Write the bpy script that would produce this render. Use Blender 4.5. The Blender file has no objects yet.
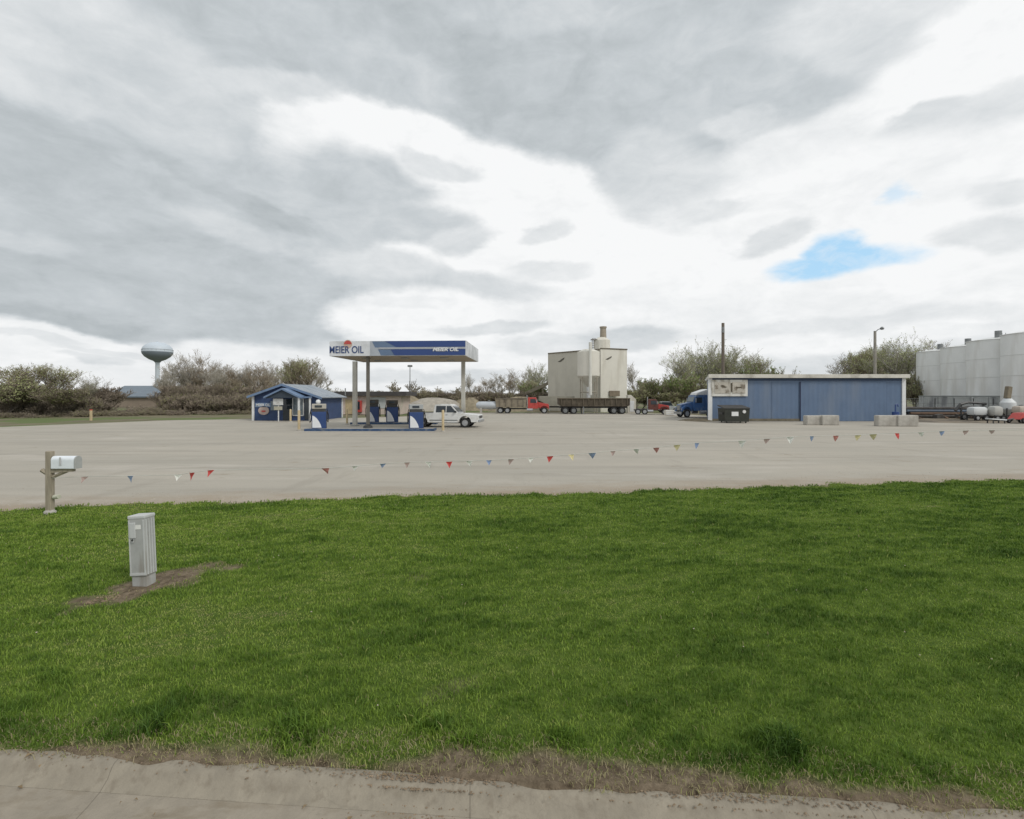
import bpy, bmesh, math, random
import numpy as np
from mathutils import Vector, Matrix, Euler
R = math.radians
S = bpy.context.scene
COL = S.collection
F = 512.0; CAMH = 2.5; HOR = 395.0

def wp(px, py, d):                      # point seen at a pixel, at depth d
    return Vector(((px-512)/F*d, d, CAMH-(py-HOR)/F*d))
def gd(py): return CAMH*F/(py-HOR)      # depth of a ground point
def gx(px, d): return (px-512)/F*d

# ------------------------------------------------------------------ materials
def lin(c):
    return tuple(((v/255)/12.92 if v/255 <= .04045 else ((v/255+.055)/1.055)**2.4) for v in c)
MATS = {}
def mat(name, col, rough=.7, var=.15, scale=3.0, metal=0.0, bump=0.0, bscale=20.0, wave=None, stain=None, stretch=None, alpha=1.0):
    if name in MATS: return MATS[name]
    m = bpy.data.materials.new(name); m.use_nodes = True
    nt = m.node_tree; N = nt.nodes; L = nt.links
    b = N['Principled BSDF']
    b.inputs['Roughness'].default_value = rough; b.inputs['Metallic'].default_value = metal
    tc = N.new('ShaderNodeTexCoord'); vec = tc.outputs['Object']
    if stretch:
        mp = N.new('ShaderNodeMapping'); mp.inputs['Scale'].default_value = stretch
        L.new(vec, mp.inputs['Vector']); vs = mp.outputs[0]
    else: vs = vec
    nz = N.new('ShaderNodeTexNoise'); nz.inputs['Scale'].default_value = scale; nz.inputs['Detail'].default_value = 6
    nz.inputs['Roughness'].default_value = .65
    L.new(vs, nz.inputs['Vector'])
    rp = N.new('ShaderNodeValToRGB'); rp.color_ramp.elements[0].position = .3; rp.color_ramp.elements[1].position = .7
    c0 = [max(0, c*(1-var)) for c in col]; c1 = [min(1, c*(1+var)) for c in col]
    rp.color_ramp.elements[0].color = (*c0, 1); rp.color_ramp.elements[1].color = (*c1, 1)
    L.new(nz.outputs['Fac'], rp.inputs['Fac']); out = rp.outputs['Color']
    if stain:
        scol, sscale, lo, hi, sst = stain
        mp = N.new('ShaderNodeMapping'); mp.inputs['Scale'].default_value = sst
        L.new(vec, mp.inputs['Vector'])
        n2 = N.new('ShaderNodeTexNoise'); n2.inputs['Scale'].default_value = sscale; n2.inputs['Detail'].default_value = 5
        L.new(mp.outputs[0], n2.inputs['Vector'])
        mr = N.new('ShaderNodeMapRange'); mr.inputs['From Min'].default_value = lo; mr.inputs['From Max'].default_value = hi
        L.new(n2.outputs['Fac'], mr.inputs['Value'])
        mx = N.new('ShaderNodeMix'); mx.data_type = 'RGBA'
        L.new(mr.outputs[0], mx.inputs[0]); L.new(out, mx.inputs[6]); mx.inputs[7].default_value = (*scol, 1)
        out = mx.outputs[2]
    L.new(out, b.inputs['Base Color'])
    hsrc = None
    if wave:
        axis, wl, dist = wave
        w = N.new('ShaderNodeTexWave'); w.bands_direction = axis; w.inputs['Scale'].default_value = wl
        w.inputs['Distortion'].default_value = 0
        L.new(vec, w.inputs['Vector'])
        bp = N.new('ShaderNodeBump'); bp.inputs['Strength'].default_value = 1; bp.inputs['Distance'].default_value = dist
        L.new(w.outputs['Fac'], bp.inputs['Height']); L.new(bp.outputs[0], b.inputs['Normal'])
    elif bump:
        n3 = N.new('ShaderNodeTexNoise'); n3.inputs['Scale'].default_value = bscale; n3.inputs['Detail'].default_value = 6
        L.new(vec, n3.inputs['Vector'])
        bp = N.new('ShaderNodeBump'); bp.inputs['Strength'].default_value = 1; bp.inputs['Distance'].default_value = bump
        L.new(n3.outputs['Fac'], bp.inputs['Height']); L.new(bp.outputs[0], b.inputs['Normal'])
    if alpha < 1: b.inputs['Alpha'].default_value = alpha
    MATS[name] = m
    return m

white  = mat('white_paint', (.68,.69,.69), .5, .08, 2, stain=((.45,.42,.36),1.5,.55,.8,(1,1,.3)))
cream  = mat('cream_shaded_panel', (.56,.53,.455), .6, .06, .6, stain=((.33,.30,.25),.5,.5,.75,(1,1,.15)))
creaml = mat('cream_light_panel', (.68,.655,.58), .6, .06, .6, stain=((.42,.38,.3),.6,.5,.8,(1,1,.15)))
black  = mat('rubber', (.02,.02,.02), .85, .3, 5)
chrome = mat('worn_steel', (.45,.46,.47), .35, .15, 6, metal=.7)
greym  = mat('grey_metal', (.22,.23,.23), .5, .15, 5, metal=.3)
darkm  = mat('dark_metal', (.045,.045,.045), .5, .3, 5)
glass  = mat('dark_glass', (.03,.04,.05), .08, .1, 2)
lglass = mat('pale_glass', (.16,.2,.23), .08, .1, 2)
redp   = mat('red_paint', (.46,.06,.05), .4, .15, 3)
bluep  = mat('blue_paint', (.025,.06,.2), .4, .12, 2)
blued  = mat('deep_blue_siding', (.03,.06,.15), .6, .15, 2, wave=('Z',4.2,.012))
bluel  = mat('light_blue_trim', (.14,.21,.33), .5, .12, 2)
tanp   = mat('tan_paint', (.50,.40,.24), .6, .15, 3)
wood   = mat('weathered_wood', (.31,.27,.205), .9, .3, 6, bump=.004, bscale=30, stretch=(3,3,.4))
concrete = mat('concrete_block_grey', (.42,.40,.36), .9, .18, 3, bump=.01, bscale=12, stain=((.22,.20,.17),1.2,.5,.8,(1,1,.5)))
orange = mat('amber_lens', (.6,.2,.03), .3, .1, 3)

# ------------------------------------------------------------------ mesh builder
class B:
    def __init__(s): s.v=[]; s.f=[]
    def add(s, vs, fs):
        o=len(s.v); s.v += [tuple(v) for v in vs]; s.f += [tuple(i+o for i in f) for f in fs]; return s
    def box(s, cx,cy,cz, sx,sy,sz, rz=0, bev=0.0, ry=0, rx=0):
        M = Matrix.Translation((cx,cy,cz)) @ Euler((rx,ry,rz)).to_matrix().to_4x4()
        if bev <= 0:
            vs=[M@Vector((x*sx/2,y*sy/2,z*sz/2)) for x in(-1,1) for y in(-1,1) for z in(-1,1)]
            return s.add(vs, [(0,1,3,2),(4,6,7,5),(0,4,5,1),(2,3,7,6),(0,2,6,4),(1,5,7,3)])
        bm=bmesh.new(); bmesh.ops.create_cube(bm,size=1)
        for v in bm.verts: v.co=Vector((v.co.x*sx,v.co.y*sy,v.co.z*sz))
        bmesh.ops.bevel(bm, geom=bm.edges[:], offset=bev, segments=2, affect='EDGES', profile=.5)
        bm.verts.ensure_lookup_table()
        vs=[M@v.co for v in bm.verts]; fs=[[v.index for v in f.verts] for f in bm.faces]; bm.free()
        return s.add(vs,fs)
    def tube(s, p0, p1, r0, r1=None, n=12, caps=True):
        p0=Vector(p0); p1=Vector(p1); r1=r0 if r1 is None else r1
        d=(p1-p0).normalized(); a=Vector((0,0,1)) if abs(d.z)<.9 else Vector((1,0,0))
        u=d.cross(a).normalized(); w=d.cross(u)
        vs=[]
        for p,r in((p0,r0),(p1,r1)):
            for i in range(n):
                t=2*math.pi*i/n; vs.append(p+u*math.cos(t)*r+w*math.sin(t)*r)
        fs=[(i,(i+1)%n,n+(i+1)%n,n+i) for i in range(n)]
        if caps: fs += [tuple(range(n-1,-1,-1)), tuple(range(n,2*n))]
        return s.add(vs,fs)
    def path(s, pts, r, n=6):
        for a,b in zip(pts[:-1],pts[1:]): s.tube(a,b,r,r,n)
        return s
    def lathe(s, prof, n=24, c=(0,0,0)):
        vs=[]
        for r,z in prof:
            for i in range(n):
                t=2*math.pi*i/n; vs.append((c[0]+r*math.cos(t),c[1]+r*math.sin(t),c[2]+z))
        fs=[]
        for k in range(len(prof)-1):
            for i in range(n):
                j=(i+1)%n; fs.append((k*n+i,k*n+j,(k+1)*n+j,(k+1)*n+i))
        if prof[0][0]>1e-4: fs.append(tuple(range(n-1,-1,-1)))
        if prof[-1][0]>1e-4: fs.append(tuple((len(prof)-1)*n+i for i in range(n)))
        return s.add(vs,fs)
    def prism_xz(s, poly, y0, y1, shrink=None):      # side outline extruded along y
        n=len(poly)
        vs=[(x,y0,z) for x,z in poly]+[(x,y1,z) for x,z in poly]
        fs=[tuple(range(n)), tuple(range(2*n-1,n-1,-1))]+[(i,n+i,n+(i+1)%n,(i+1)%n) for i in range(n)]
        return s.add(vs,fs)
    def prism_yz(s, poly, x0, x1):
        n=len(poly)
        vs=[(x0,y,z) for y,z in poly]+[(x1,y,z) for y,z in poly]
        fs=[tuple(range(n)), tuple(range(2*n-1,n-1,-1))]+[(i,n+i,n+(i+1)%n,(i+1)%n) for i in range(n)]
        return s.add(vs,fs)
    def prism_xy(s, poly, z0, z1):
        n=len(poly)
        vs=[(x,y,z0) for x,y in poly]+[(x,y,z1) for x,y in poly]
        fs=[tuple(range(n)), tuple(range(2*n-1,n-1,-1))]+[(i,n+i,n+(i+1)%n,(i+1)%n) for i in range(n)]
        return s.add(vs,fs)
    def build(s, name, m, parent=None, smooth=False, bev=0.0, loc=None):
        me=bpy.data.meshes.new(name); me.from_pydata(s.v,[],s.f)
        bm=bmesh.new(); bm.from_mesh(me); bmesh.ops.recalc_face_normals(bm,faces=bm.faces[:])
        if bev>0:
            ed=[e for e in bm.edges if len(e.link_faces)==2 and e.calc_face_angle(0)>.35]
            bmesh.ops.bevel(bm,geom=ed,offset=bev,segments=2,affect='EDGES',profile=.6,clamp_overlap=True)
        bm.to_mesh(me); bm.free()
        if smooth:
            me.polygons.foreach_set('use_smooth',[True]*len(me.polygons))
            try: me.set_sharp_from_angle(angle=R(35))
            except Exception: pass
        me.materials.append(m)
        o=bpy.data.objects.new(name,me); COL.objects.link(o)
        if parent is not None: o.parent=parent
        if loc is not None: o.location=loc
        return o

def tag(o, label=None, cat=None, group=None, kind=None):
    if label: o['label']=label
    if cat: o['category']=cat
    if group: o['group']=group
    if kind: o['kind']=kind
    return o
def thing(name, loc, label, cat, rz=0, group=None, tilt=None):
    o=bpy.data.objects.new(name,None); COL.objects.link(o); o.empty_display_size=.2
    o.location=loc; o.rotation_euler=(tilt[0] if tilt else 0, tilt[1] if tilt else 0, rz)
    return tag(o,label,cat,group)
def copy_tree(o, parent=None):
    c=o.copy(); COL.objects.link(c)
    if parent is not None: c.parent=parent
    for ch in list(o.children): copy_tree(ch,c)
    return c
def text(name, body, m, size, loc, rot, parent, width=None, ext=.006, bold=0.0, shear=0.0):
    cu=bpy.data.curves.new(name,'FONT'); cu.body=body; cu.size=size; cu.extrude=ext; cu.offset=bold
    cu.align_x='CENTER'; cu.align_y='CENTER'; cu.shear=shear
    t=bpy.data.objects.new(name+'_curve',cu); COL.objects.link(t)
    bpy.context.view_layer.update()
    me=bpy.data.meshes.new_from_object(t.evaluated_get(bpy.context.evaluated_depsgraph_get()))
    bpy.data.objects.remove(t); bpy.data.curves.remove(cu)
    me.name=name; me.materials.clear(); me.materials.append(m)
    if width:
        xs=[v.co.x for v in me.vertices]; k=width/(max(xs)-min(xs))
        for v in me.vertices: v.co.x*=k
    o=bpy.data.objects.new(name,me); COL.objects.link(o); o.parent=parent; o.location=loc; o.rotation_euler=rot
    return o

# ------------------------------------------------------------------ camera
cam=bpy.data.cameras.new('camera'); co=bpy.data.objects.new('camera',cam); COL.objects.link(co)
co.location=(0,0,CAMH); co.rotation_euler=(R(90),0,0)
cam.sensor_width=36; cam.lens=18; cam.shift_y=-14.5/1024; cam.clip_end=5000; cam.clip_start=.05
S.camera=co
S.render.resolution_x=1024; S.render.resolution_y=819

# ------------------------------------------------------------------ sky
def build_world():
    w=bpy.data.worlds.new('World'); S.world=w; w.use_nodes=True
    nt=w.node_tree; N=nt.nodes; L=nt.links; N.clear()
    out=N.new('ShaderNodeOutputWorld')
    sky=N.new('ShaderNodeTexSky'); sky.sky_type='NISHITA'; sky.sun_disc=False
    sky.sun_elevation=R(42); sky.sun_rotation=R(130)
    bs=N.new('ShaderNodeBackground'); bs.inputs['Strength'].default_value=.13; L.new(sky.outputs[0],bs.inputs['Color'])
    tc=N.new('ShaderNodeTexCoord'); D=tc.outputs['Generated']
    sp=N.new('ShaderNodeSeparateXYZ'); L.new(D,sp.inputs[0])
    def M(op,a,b=None,c=None,clamp=False):
        n=N.new('ShaderNodeMath'); n.operation=op; n.use_clamp=clamp
        for i,v in enumerate((a,b,c)):
            if v is None: continue
            if isinstance(v,(int,float)): n.inputs[i].default_value=v
            else: L.new(v,n.inputs[i])
        return n.outputs[0]
    az=M('ARCTAN2',sp.outputs[0],sp.outputs[1]); el=M('ARCSINE',sp.outputs[2])
    zz=M('ADD',M('MAXIMUM',sp.outputs[2],0.0),.16)
    cb=N.new('ShaderNodeCombineXYZ'); L.new(M('DIVIDE',sp.outputs[0],zz),cb.inputs[0]); L.new(M('DIVIDE',sp.outputs[1],zz),cb.inputs[1])
    P=cb.outputs[0]
    def noise(vec,sc,det=6,ro=.55,off=(0,0,0),scl=(1,1,1)):
        mp=N.new('ShaderNodeMapping'); mp.inputs['Location'].default_value=off; mp.inputs['Scale'].default_value=scl; L.new(vec,mp.inputs[0])
        n=N.new('ShaderNodeTexNoise'); n.inputs['Scale'].default_value=sc; n.inputs['Detail'].default_value=det; n.inputs['Roughness'].default_value=ro
        L.new(mp.outputs[0],n.inputs['Vector']); return n
    ae=N.new('ShaderNodeCombineXYZ'); L.new(az,ae.inputs[0]); L.new(el,ae.inputs[1])
    n1=noise(P,1.1,5,.55,(3,1,0)); n1b=noise(ae.outputs[0],7,5,.6,(1,5,0),(1,1.8,1))
    def warp(n,sx,sy):
        a=N.new('ShaderNodeVectorMath'); a.operation='SUBTRACT'; L.new(n.outputs['Color'],a.inputs[0]); a.inputs[1].default_value=(.5,.5,.5)
        b=N.new('ShaderNodeVectorMath'); b.operation='MULTIPLY'; L.new(a.outputs[0],b.inputs[0]); b.inputs[1].default_value=(sx,sy,0); return b.outputs[0]
    def vadd(a,b):
        n=N.new('ShaderNodeVectorMath'); n.operation='ADD'; L.new(a,n.inputs[0]); L.new(b,n.inputs[1]); return n.outputs[0]
    # the warp fades towards the horizon
    W=vadd(vadd(ae.outputs[0],warp(n1,.045,.03)),warp(n1b,.12,.045))
    def pe(px,py):
        a=math.atan((px-512)/512); return a, math.atan((HOR-py)/512*math.cos(a))
    def mask(px,py,rx,ry,rot,k):
        a,e=pe(px,py)
        a0,_=pe(px-rx,py); a1,_=pe(px+rx,py); _,e0=pe(px,py+ry); _,e1=pe(px,py-ry)
        mp=N.new('ShaderNodeMapping'); mp.vector_type='TEXTURE'
        mp.inputs['Location'].default_value=(a,e,0); mp.inputs['Rotation'].default_value=(0,0,R(-rot))
        mp.inputs['Scale'].default_value=((a1-a0)/2,(e1-e0)/2,1); L.new(W,mp.inputs[0])
        g=N.new('ShaderNodeTexGradient'); g.gradient_type='SPHERICAL'; L.new(mp.outputs[0],g.inputs[0])
        m=M('MULTIPLY',g.outputs['Fac'],k*1.1,clamp=True)
        mr=N.new('ShaderNodeMapRange'); mr.interpolation_type='SMOOTHSTEP'; L.new(m,mr.inputs[0]); return mr.outputs[0]
    def mixf(f,a,b):
        n=N.new('ShaderNodeMix'); n.data_type='FLOAT'; L.new(f,n.inputs[0])
        if isinstance(a,float): n.inputs[2].default_value=a
        else: L.new(a,n.inputs[2])
        n.inputs[3].default_value=b; return n.outputs[0]
    nb=noise(P,.55,4,.5,(7,3,0))
    mr=N.new('ShaderNodeMapRange'); L.new(nb.outputs['Fac'],mr.inputs[0]); mr.inputs[1].default_value=.35; mr.inputs[2].default_value=.65
    mr.inputs[3].default_value=.60; mr.inputs[4].default_value=.86
    v=mr.outputs[0]
    LAY=[ # px,py,rx,ry,rot,edge,value
     (640,210,620,260,0,3,.93),
     (470,-70,620,300,-3,4,.56),
     (60,215,400,190,6,4,.55),
     (330,290,140,60,3,3,.55),
     (70,45,210,90,0,2,.69),(20,70,120,40,5,2,.73),(150,100,120,50,20,2,.64),
     (245,80,60,18,-8,1.6,.69),(205,125,60,40,0,1.5,.63),
     (312,128,62,42,8,2.2,.88),(410,140,110,38,12,2.5,.93),(500,205,120,75,20,2.5,.95),
     (520,275,200,90,0,2,.94),(610,235,140,85,0,2.5,.95),
     (545,88,240,80,14,3,.52),(370,72,120,38,6,2.5,.57),(690,105,150,95,0,2.5,.56),(740,80,150,70,8,2.5,.59),(540,15,130,30,0,1.5,.62),
     (690,195,110,45,5,2,.72),(640,165,60,45,0,2,.66),
     (800,150,110,40,0,2,.84),(740,125,45,20,0,2,.70),
     (985,48,120,70,0,2,.93),(860,15,130,45,0,2,.73),(300,92,75,18,-6,1.6,.70),(860,50,80,30,10,1.5,.72),
     (965,118,120,34,-4,2,.74),(930,112,40,16,-8,2,.70),
     (850,195,240,60,0,2.2,.91),(820,300,300,60,0,2,.92),
     (360,178,95,36,4,2,.62),(405,222,110,26,2,2,.60),(330,215,80,60,0,2,.60),(440,165,60,14,10,2,.78),
     (462,240,36,20,-10,2,.71),(545,232,40,15,-14,2,.77),(550,273,58,13,3,2,.80),(440,283,150,22,6,2,.66),(380,262,80,20,0,2,.72),
     (230,195,120,14,16,2,.49),(90,270,220,24,3,1.6,.52),(240,232,80,18,8,1.6,.66),(20,240,90,16,3,1.6,.62),(60,320,120,14,4,2,.48),
     (20,362,330,46,5,5,.88),(250,372,170,34,3,3,.84),
     (640,340,330,60,0,3,.88),(430,318,110,36,0,3,.92),
     (625,340,80,16,-3,2,.66),(500,328,70,9,-4,2,.72),(410,300,60,8,0,2,.85),(545,345,60,14,0,2,.78),(430,375,120,10,0,2,.72),
     (775,238,55,13,-20,2,.76),(985,237,70,20,8,2,.78),(1000,200,60,16,5,2,.80),(700,210,60,14,0,2,.78),
     (840,325,220,12,-3,1.6,.78),(860,362,200,18,-2,2,.70),(960,330,90,10,0,2,.84),(95,356,50,7,5,2,.74),(30,335,80,6,4,2,.78),(120,350,90,5,5,2,.76),
    ]
    for px,py,rx,ry,rot,k,t in LAY: v=mixf(mask(px,py,rx,ry,rot,k),v,float(t))
    # fine cloud relief
    n2=noise(P,2.3,9,.6,(1,9,0)); n3=noise(ae.outputs[0],9,7,.6,(4,2,0),(1,2.0,1)); n3.inputs['Distortion'].default_value=.6
    n4=noise(ae.outputs[0],26,6,.65,(9,2,0),(1,1.9,1)); n4.inputs['Distortion'].default_value=.4
    rel=M('ADD',M('MULTIPLY',M('SUBTRACT',n2.outputs['Fac'],.5),.20),M('MULTIPLY',M('SUBTRACT',n3.outputs['Fac'],.5),.28))
    rel=M('ADD',rel,M('MULTIPLY',M('SUBTRACT',n4.outputs['Fac'],.5),.12))
    v=M('MINIMUM',M('ADD',v,rel),.95)
    # colour: greys lean slightly cool
    cr=N.new('ShaderNodeValToRGB'); e=cr.color_ramp.elements
    e[0].position=.42; e[0].color=(.42,.46,.48,1); e[1].position=.93; e[1].color=(.935,.945,.95,1)
    q=e.new(.58); q.color=(.57,.61,.635,1)
    L.new(v,cr.inputs[0])
    bc=N.new('ShaderNodeBackground'); L.new(cr.outputs[0],bc.inputs['Color']); bc.inputs['Strength'].default_value=1.0
    # openings through which the blue sky shows
    h=M('MAXIMUM',M('MAXIMUM',mask(840,265,98,18,0,1.8),mask(834,252,44,24,8,1.8)),M('MULTIPLY',mask(900,192,20,16,-40,1.2),.5))
    bh=N.new('ShaderNodeBackground'); bh.inputs['Color'].default_value=(.46,.78,1.05,1)
    mh=N.new('ShaderNodeMixShader'); mh.inputs[0].default_value=.75; L.new(bs.outputs[0],mh.inputs[1]); L.new(bh.outputs[0],mh.inputs[2])
    h=M('MULTIPLY',h,M('MINIMUM',M('MULTIPLY_ADD',n4.outputs['Fac'],1.3,.22),.95))
    ms=N.new('ShaderNodeMixShader'); L.new(h,ms.inputs[0]); L.new(bc.outputs[0],ms.inputs[1]); L.new(mh.outputs[0],ms.inputs[2])
    L.new(ms.outputs[0],out.inputs[0])
build_world()
sl=bpy.data.lights.new('sun','SUN'); sl.energy=1.5; sl.angle=R(14); sl.color=(1,.96,.9)
so=bpy.data.objects.new('sun',sl); COL.objects.link(so)
# light comes from the right and behind the camera, high up
so.rotation_euler=(R(48),0,R(50))
S.view_settings.view_transform='Standard'; S.view_settings.look='None'; S.view_settings.gamma=1; S.view_settings.exposure=0
try: S.view_settings.use_curve_mapping=False
except Exception: pass

# ------------------------------------------------------------------ ground
rng=np.random.default_rng(4)
def nnoise(x,y,seed=0):            # cheap smooth noise for numpy arrays, about -1..1
    r=np.random.default_rng(seed); v=0
    for k in range(7):
        a=r.uniform(0,2*np.pi); f=r.uniform(.6,1.6); p=r.uniform(0,6.28)
        v=v+np.sin((x*np.cos(a)+y*np.sin(a))*f*2.2+p+1.3*np.sin((x*np.sin(a)-y*np.cos(a))*f+p*2))
    return v/3.2
def sheet(name, poly, z, m, kind='structure'):
    me=bpy.data.meshes.new(name); me.from_pydata([(x,y,z) for x,y in poly],[],[tuple(range(len(poly)))])
    bm=bmesh.new(); bm.from_mesh(me); bmesh.ops.recalc_face_normals(bm,faces=bm.faces[:])
    if bm.faces[0].normal.z<0: bmesh.ops.reverse_faces(bm,faces=bm.faces[:])
    bmesh.ops.triangulate(bm,faces=bm.faces[:]); bm.to_mesh(me); bm.free()
    me.materials.append(m); o=bpy.data.objects.new(name,me); COL.objects.link(o); o['kind']=kind; return o

def field_mat():
    m=mat('rough_field', (.15,.13,.075), 1, .3, .25, bump=.05, bscale=3, stain=((.10,.135,.035),.12,.48,.56,(1,1,1)))
    return m
sheet('ground', [(-1500,8.4),(-60,8.22),(60,-1.62),(1500,-1.62),(1500,3000),(-1500,3000)], -.03, field_mat())

def lot_mat():
    m=bpy.data.materials.new('packed_gravel'); m.use_nodes=True; nt=m.node_tree; N=nt.nodes; L=nt.links; b=N['Principled BSDF']
    b.inputs['Roughness'].default_value=.92; b.inputs['Specular IOR Level'].default_value=.25
    tc=N.new('ShaderNodeTexCoord')
    def nz(sc,scl,det=6,ro=.6,off=(0,0,0)):
        mp=N.new('ShaderNodeMapping'); mp.inputs['Scale'].default_value=scl; mp.inputs['Location'].default_value=off; mp.inputs['Rotation'].default_value=(0,0,R(-6)); L.new(tc.outputs['Object'],mp.inputs[0])
        n=N.new('ShaderNodeTexNoise'); n.inputs['Scale'].default_value=sc; n.inputs['Detail'].default_value=det; n.inputs['Roughness'].default_value=ro; L.new(mp.outputs[0],n.inputs['Vector']); return n.outputs['Fac']
    def mix(f,a,c):
        n=N.new('ShaderNodeMix'); n.data_type='RGBA'; L.new(f,n.inputs[0])
        if isinstance(a,tuple): n.inputs[6].default_value=(*a,1)
        else: L.new(a,n.inputs[6])
        n.inputs[7].default_value=(*c,1); return n.outputs[2]
    def mr(f,lo,hi,a=0,c=1):
        n=N.new('ShaderNodeMapRange'); L.new(f,n.inputs[0]); n.inputs[1].default_value=lo; n.inputs[2].default_value=hi; n.inputs[3].default_value=a; n.inputs[4].default_value=c; return n.outputs[0]
    c=mix(mr(nz(.35,(.25,1,1)),.35,.65),(.43,.395,.335),(.375,.35,.30))
    c=mix(mr(nz(.8,(.12,1.2,1),5,.6,(5,2,0)),.5,.68,0,.75),c,(.33,.305,.26))
    c=mix(mr(nz(.5,(.3,1,1),5,.6,(15,7,0)),.56,.7,0,.7),c,(.50,.465,.41))
    c=mix(mr(nz(22,(1,1,1),4,.7),.53,.72,0,.55),c,(.25,.225,.185))
    c=mix(mr(nz(1.3,(.3,1,1),7,.75,(3,8,0)),.60,.68,0,.75),c,(.26,.215,.15))
    c=mix(mr(nz(.9,(1.2,.22,1),5,.6,(25,3,0)),.56,.70,0,.45),c,(.31,.285,.24))
    # dirtier along the lawn
    sp=N.new('ShaderNodeSeparateXYZ'); L.new(tc.outputs['Object'],sp.inputs[0])
    a=N.new('ShaderNodeMath'); a.operation='MULTIPLY_ADD'; L.new(sp.outputs[0],a.inputs[0]); a.inputs[1].default_value=-.148; L.new(sp.outputs[1],a.inputs[2])
    a2=N.new('ShaderNodeMath'); a2.operation='MULTIPLY_ADD'; L.new(nz(1.5,(.5,1,1)),a2.inputs[0]); a2.inputs[1].default_value=-3.2; L.new(a.outputs[0],a2.inputs[2])
    c=mix(mr(a2.outputs[0],11.1,13.0,.8,0),c,(.31,.245,.175))
    L.new(c,b.inputs['Base Color'])
    bp=N.new('ShaderNodeBump'); bp.inputs['Distance'].default_value=.015; L.new(nz(14,(1,1,1),6,.7),bp.inputs['Height']); L.new(bp.outputs[0],b.inputs['Normal'])
    return m
lotpoly=[(-75,1.2),(-30,7.9),(30,16.8),(75,23.4),(85,38),(62,43),(44,44.5),(38.5,46),(30,52),(24,58),(22,68),(14,72.5),(-6,72.5),(-9,64),(-14,57.5),(-22,54.5),(-27,53.5),(-34,50.5),(-40,40),(-52,36),(-75,34)]
def ragged(poly,step=.8,amp=.35,seed=1):
    r=random.Random(seed); out=[]
    for a,b in zip(poly,poly[1:]+poly[:1]):
        n=max(1,int(math.dist(a,b)/step))
        for i in range(n):
            t=i/n; out.append((a[0]+(b[0]-a[0])*t+r.uniform(-amp,amp),a[1]+(b[1]-a[1])*t+r.uniform(-amp,amp)))
    return out
sheet('gravel_lot', ragged(lotpoly,amp=.2), 0.0, lot_mat())

# lawn strip between road and lot
def y_near(x): return 3.29-.082*x              # back of kerb
def y_far(x): return 12.85+.148*x
def far_edge(x): return y_far(x)+.22*nnoise(x*1.3,x*0+3,5)+.09*nnoise(x*5,x*0,6)
PED=(gx(143,6.65),6.65)
def bare(x,y):                                  # 1 where soil shows
    dx=(x-PED[0]-.16); dy=(y-PED[1]-.05)
    u=dx*.55+dy*.835; w=-dx*.835+dy*.55
    r=np.sqrt((u/.86)**2+(w/.33)**2)+.34*nnoise(x*4,y*4,8)
    return np.clip((1.15-r)*3,0,1)
def lawn_z(x,y): return .026+.018*nnoise(x*.9,y*.9,11)
def soil_mat():
    m=bpy.data.materials.new('lawn_soil'); m.use_nodes=True; nt=m.node_tree; N=nt.nodes; L=nt.links; b=N['Principled BSDF']
    b.inputs['Roughness'].default_value=1; b.inputs['Specular IOR Level'].default_value=.1
    at=N.new('ShaderNodeAttribute'); at.attribute_name='bare'
    tc=N.new('ShaderNodeTexCoord'); n=N.new('ShaderNodeTexNoise'); n.inputs['Scale'].default_value=9; n.inputs['Detail'].default_value=8; n.inputs['Roughness'].default_value=.7
    L.new(tc.outputs['Object'],n.inputs['Vector'])
    r1=N.new('ShaderNodeValToRGB'); r1.color_ramp.elements[0].position=.32; r1.color_ramp.elements[0].color=(.07,.052,.034,1); r1.color_ramp.elements[1].position=.68; r1.color_ramp.elements[1].color=(.25,.20,.14,1)
    r2=N.new('ShaderNodeValToRGB'); r2.color_ramp.elements[0].position=.35; r2.color_ramp.elements[0].color=(.05,.09,.014,1); r2.color_ramp.elements[1].position=.7; r2.color_ramp.elements[1].color=(.12,.17,.035,1)
    L.new(n.outputs['Fac'],r1.inputs[0]); L.new(n.outputs['Fac'],r2.inputs[0])
    mx=N.new('ShaderNodeMix'); mx.data_type='RGBA'; L.new(at.outputs['Fac'],mx.inputs[0]); L.new(r2.outputs[0],mx.inputs[6]); L.new(r1.outputs[0],mx.inputs[7])
    L.new(mx.outputs[2],b.inputs['Base Color'])
    bp=N.new('ShaderNodeBump'); bp.inputs['Distance'].default_value=.03; L.new(n.outputs['Fac'],bp.inputs['Height']); L.new(bp.outputs[0],b.inputs['Normal'])
    return m
def fringe(x,y):                                # soil along the kerb
    w=.14+.09*nnoise(x*1.1,x*0+2,21)+.07*nnoise(x*4,y*3,22)
    return np.clip((w-(y-y_near(x)))/.10+.5,0,1)
def spill(x): return np.clip(.015+.03*nnoise(x*1.3,x*0+5,61)+.035*nnoise(x*6,x*0,62),-.03,.085)
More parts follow.
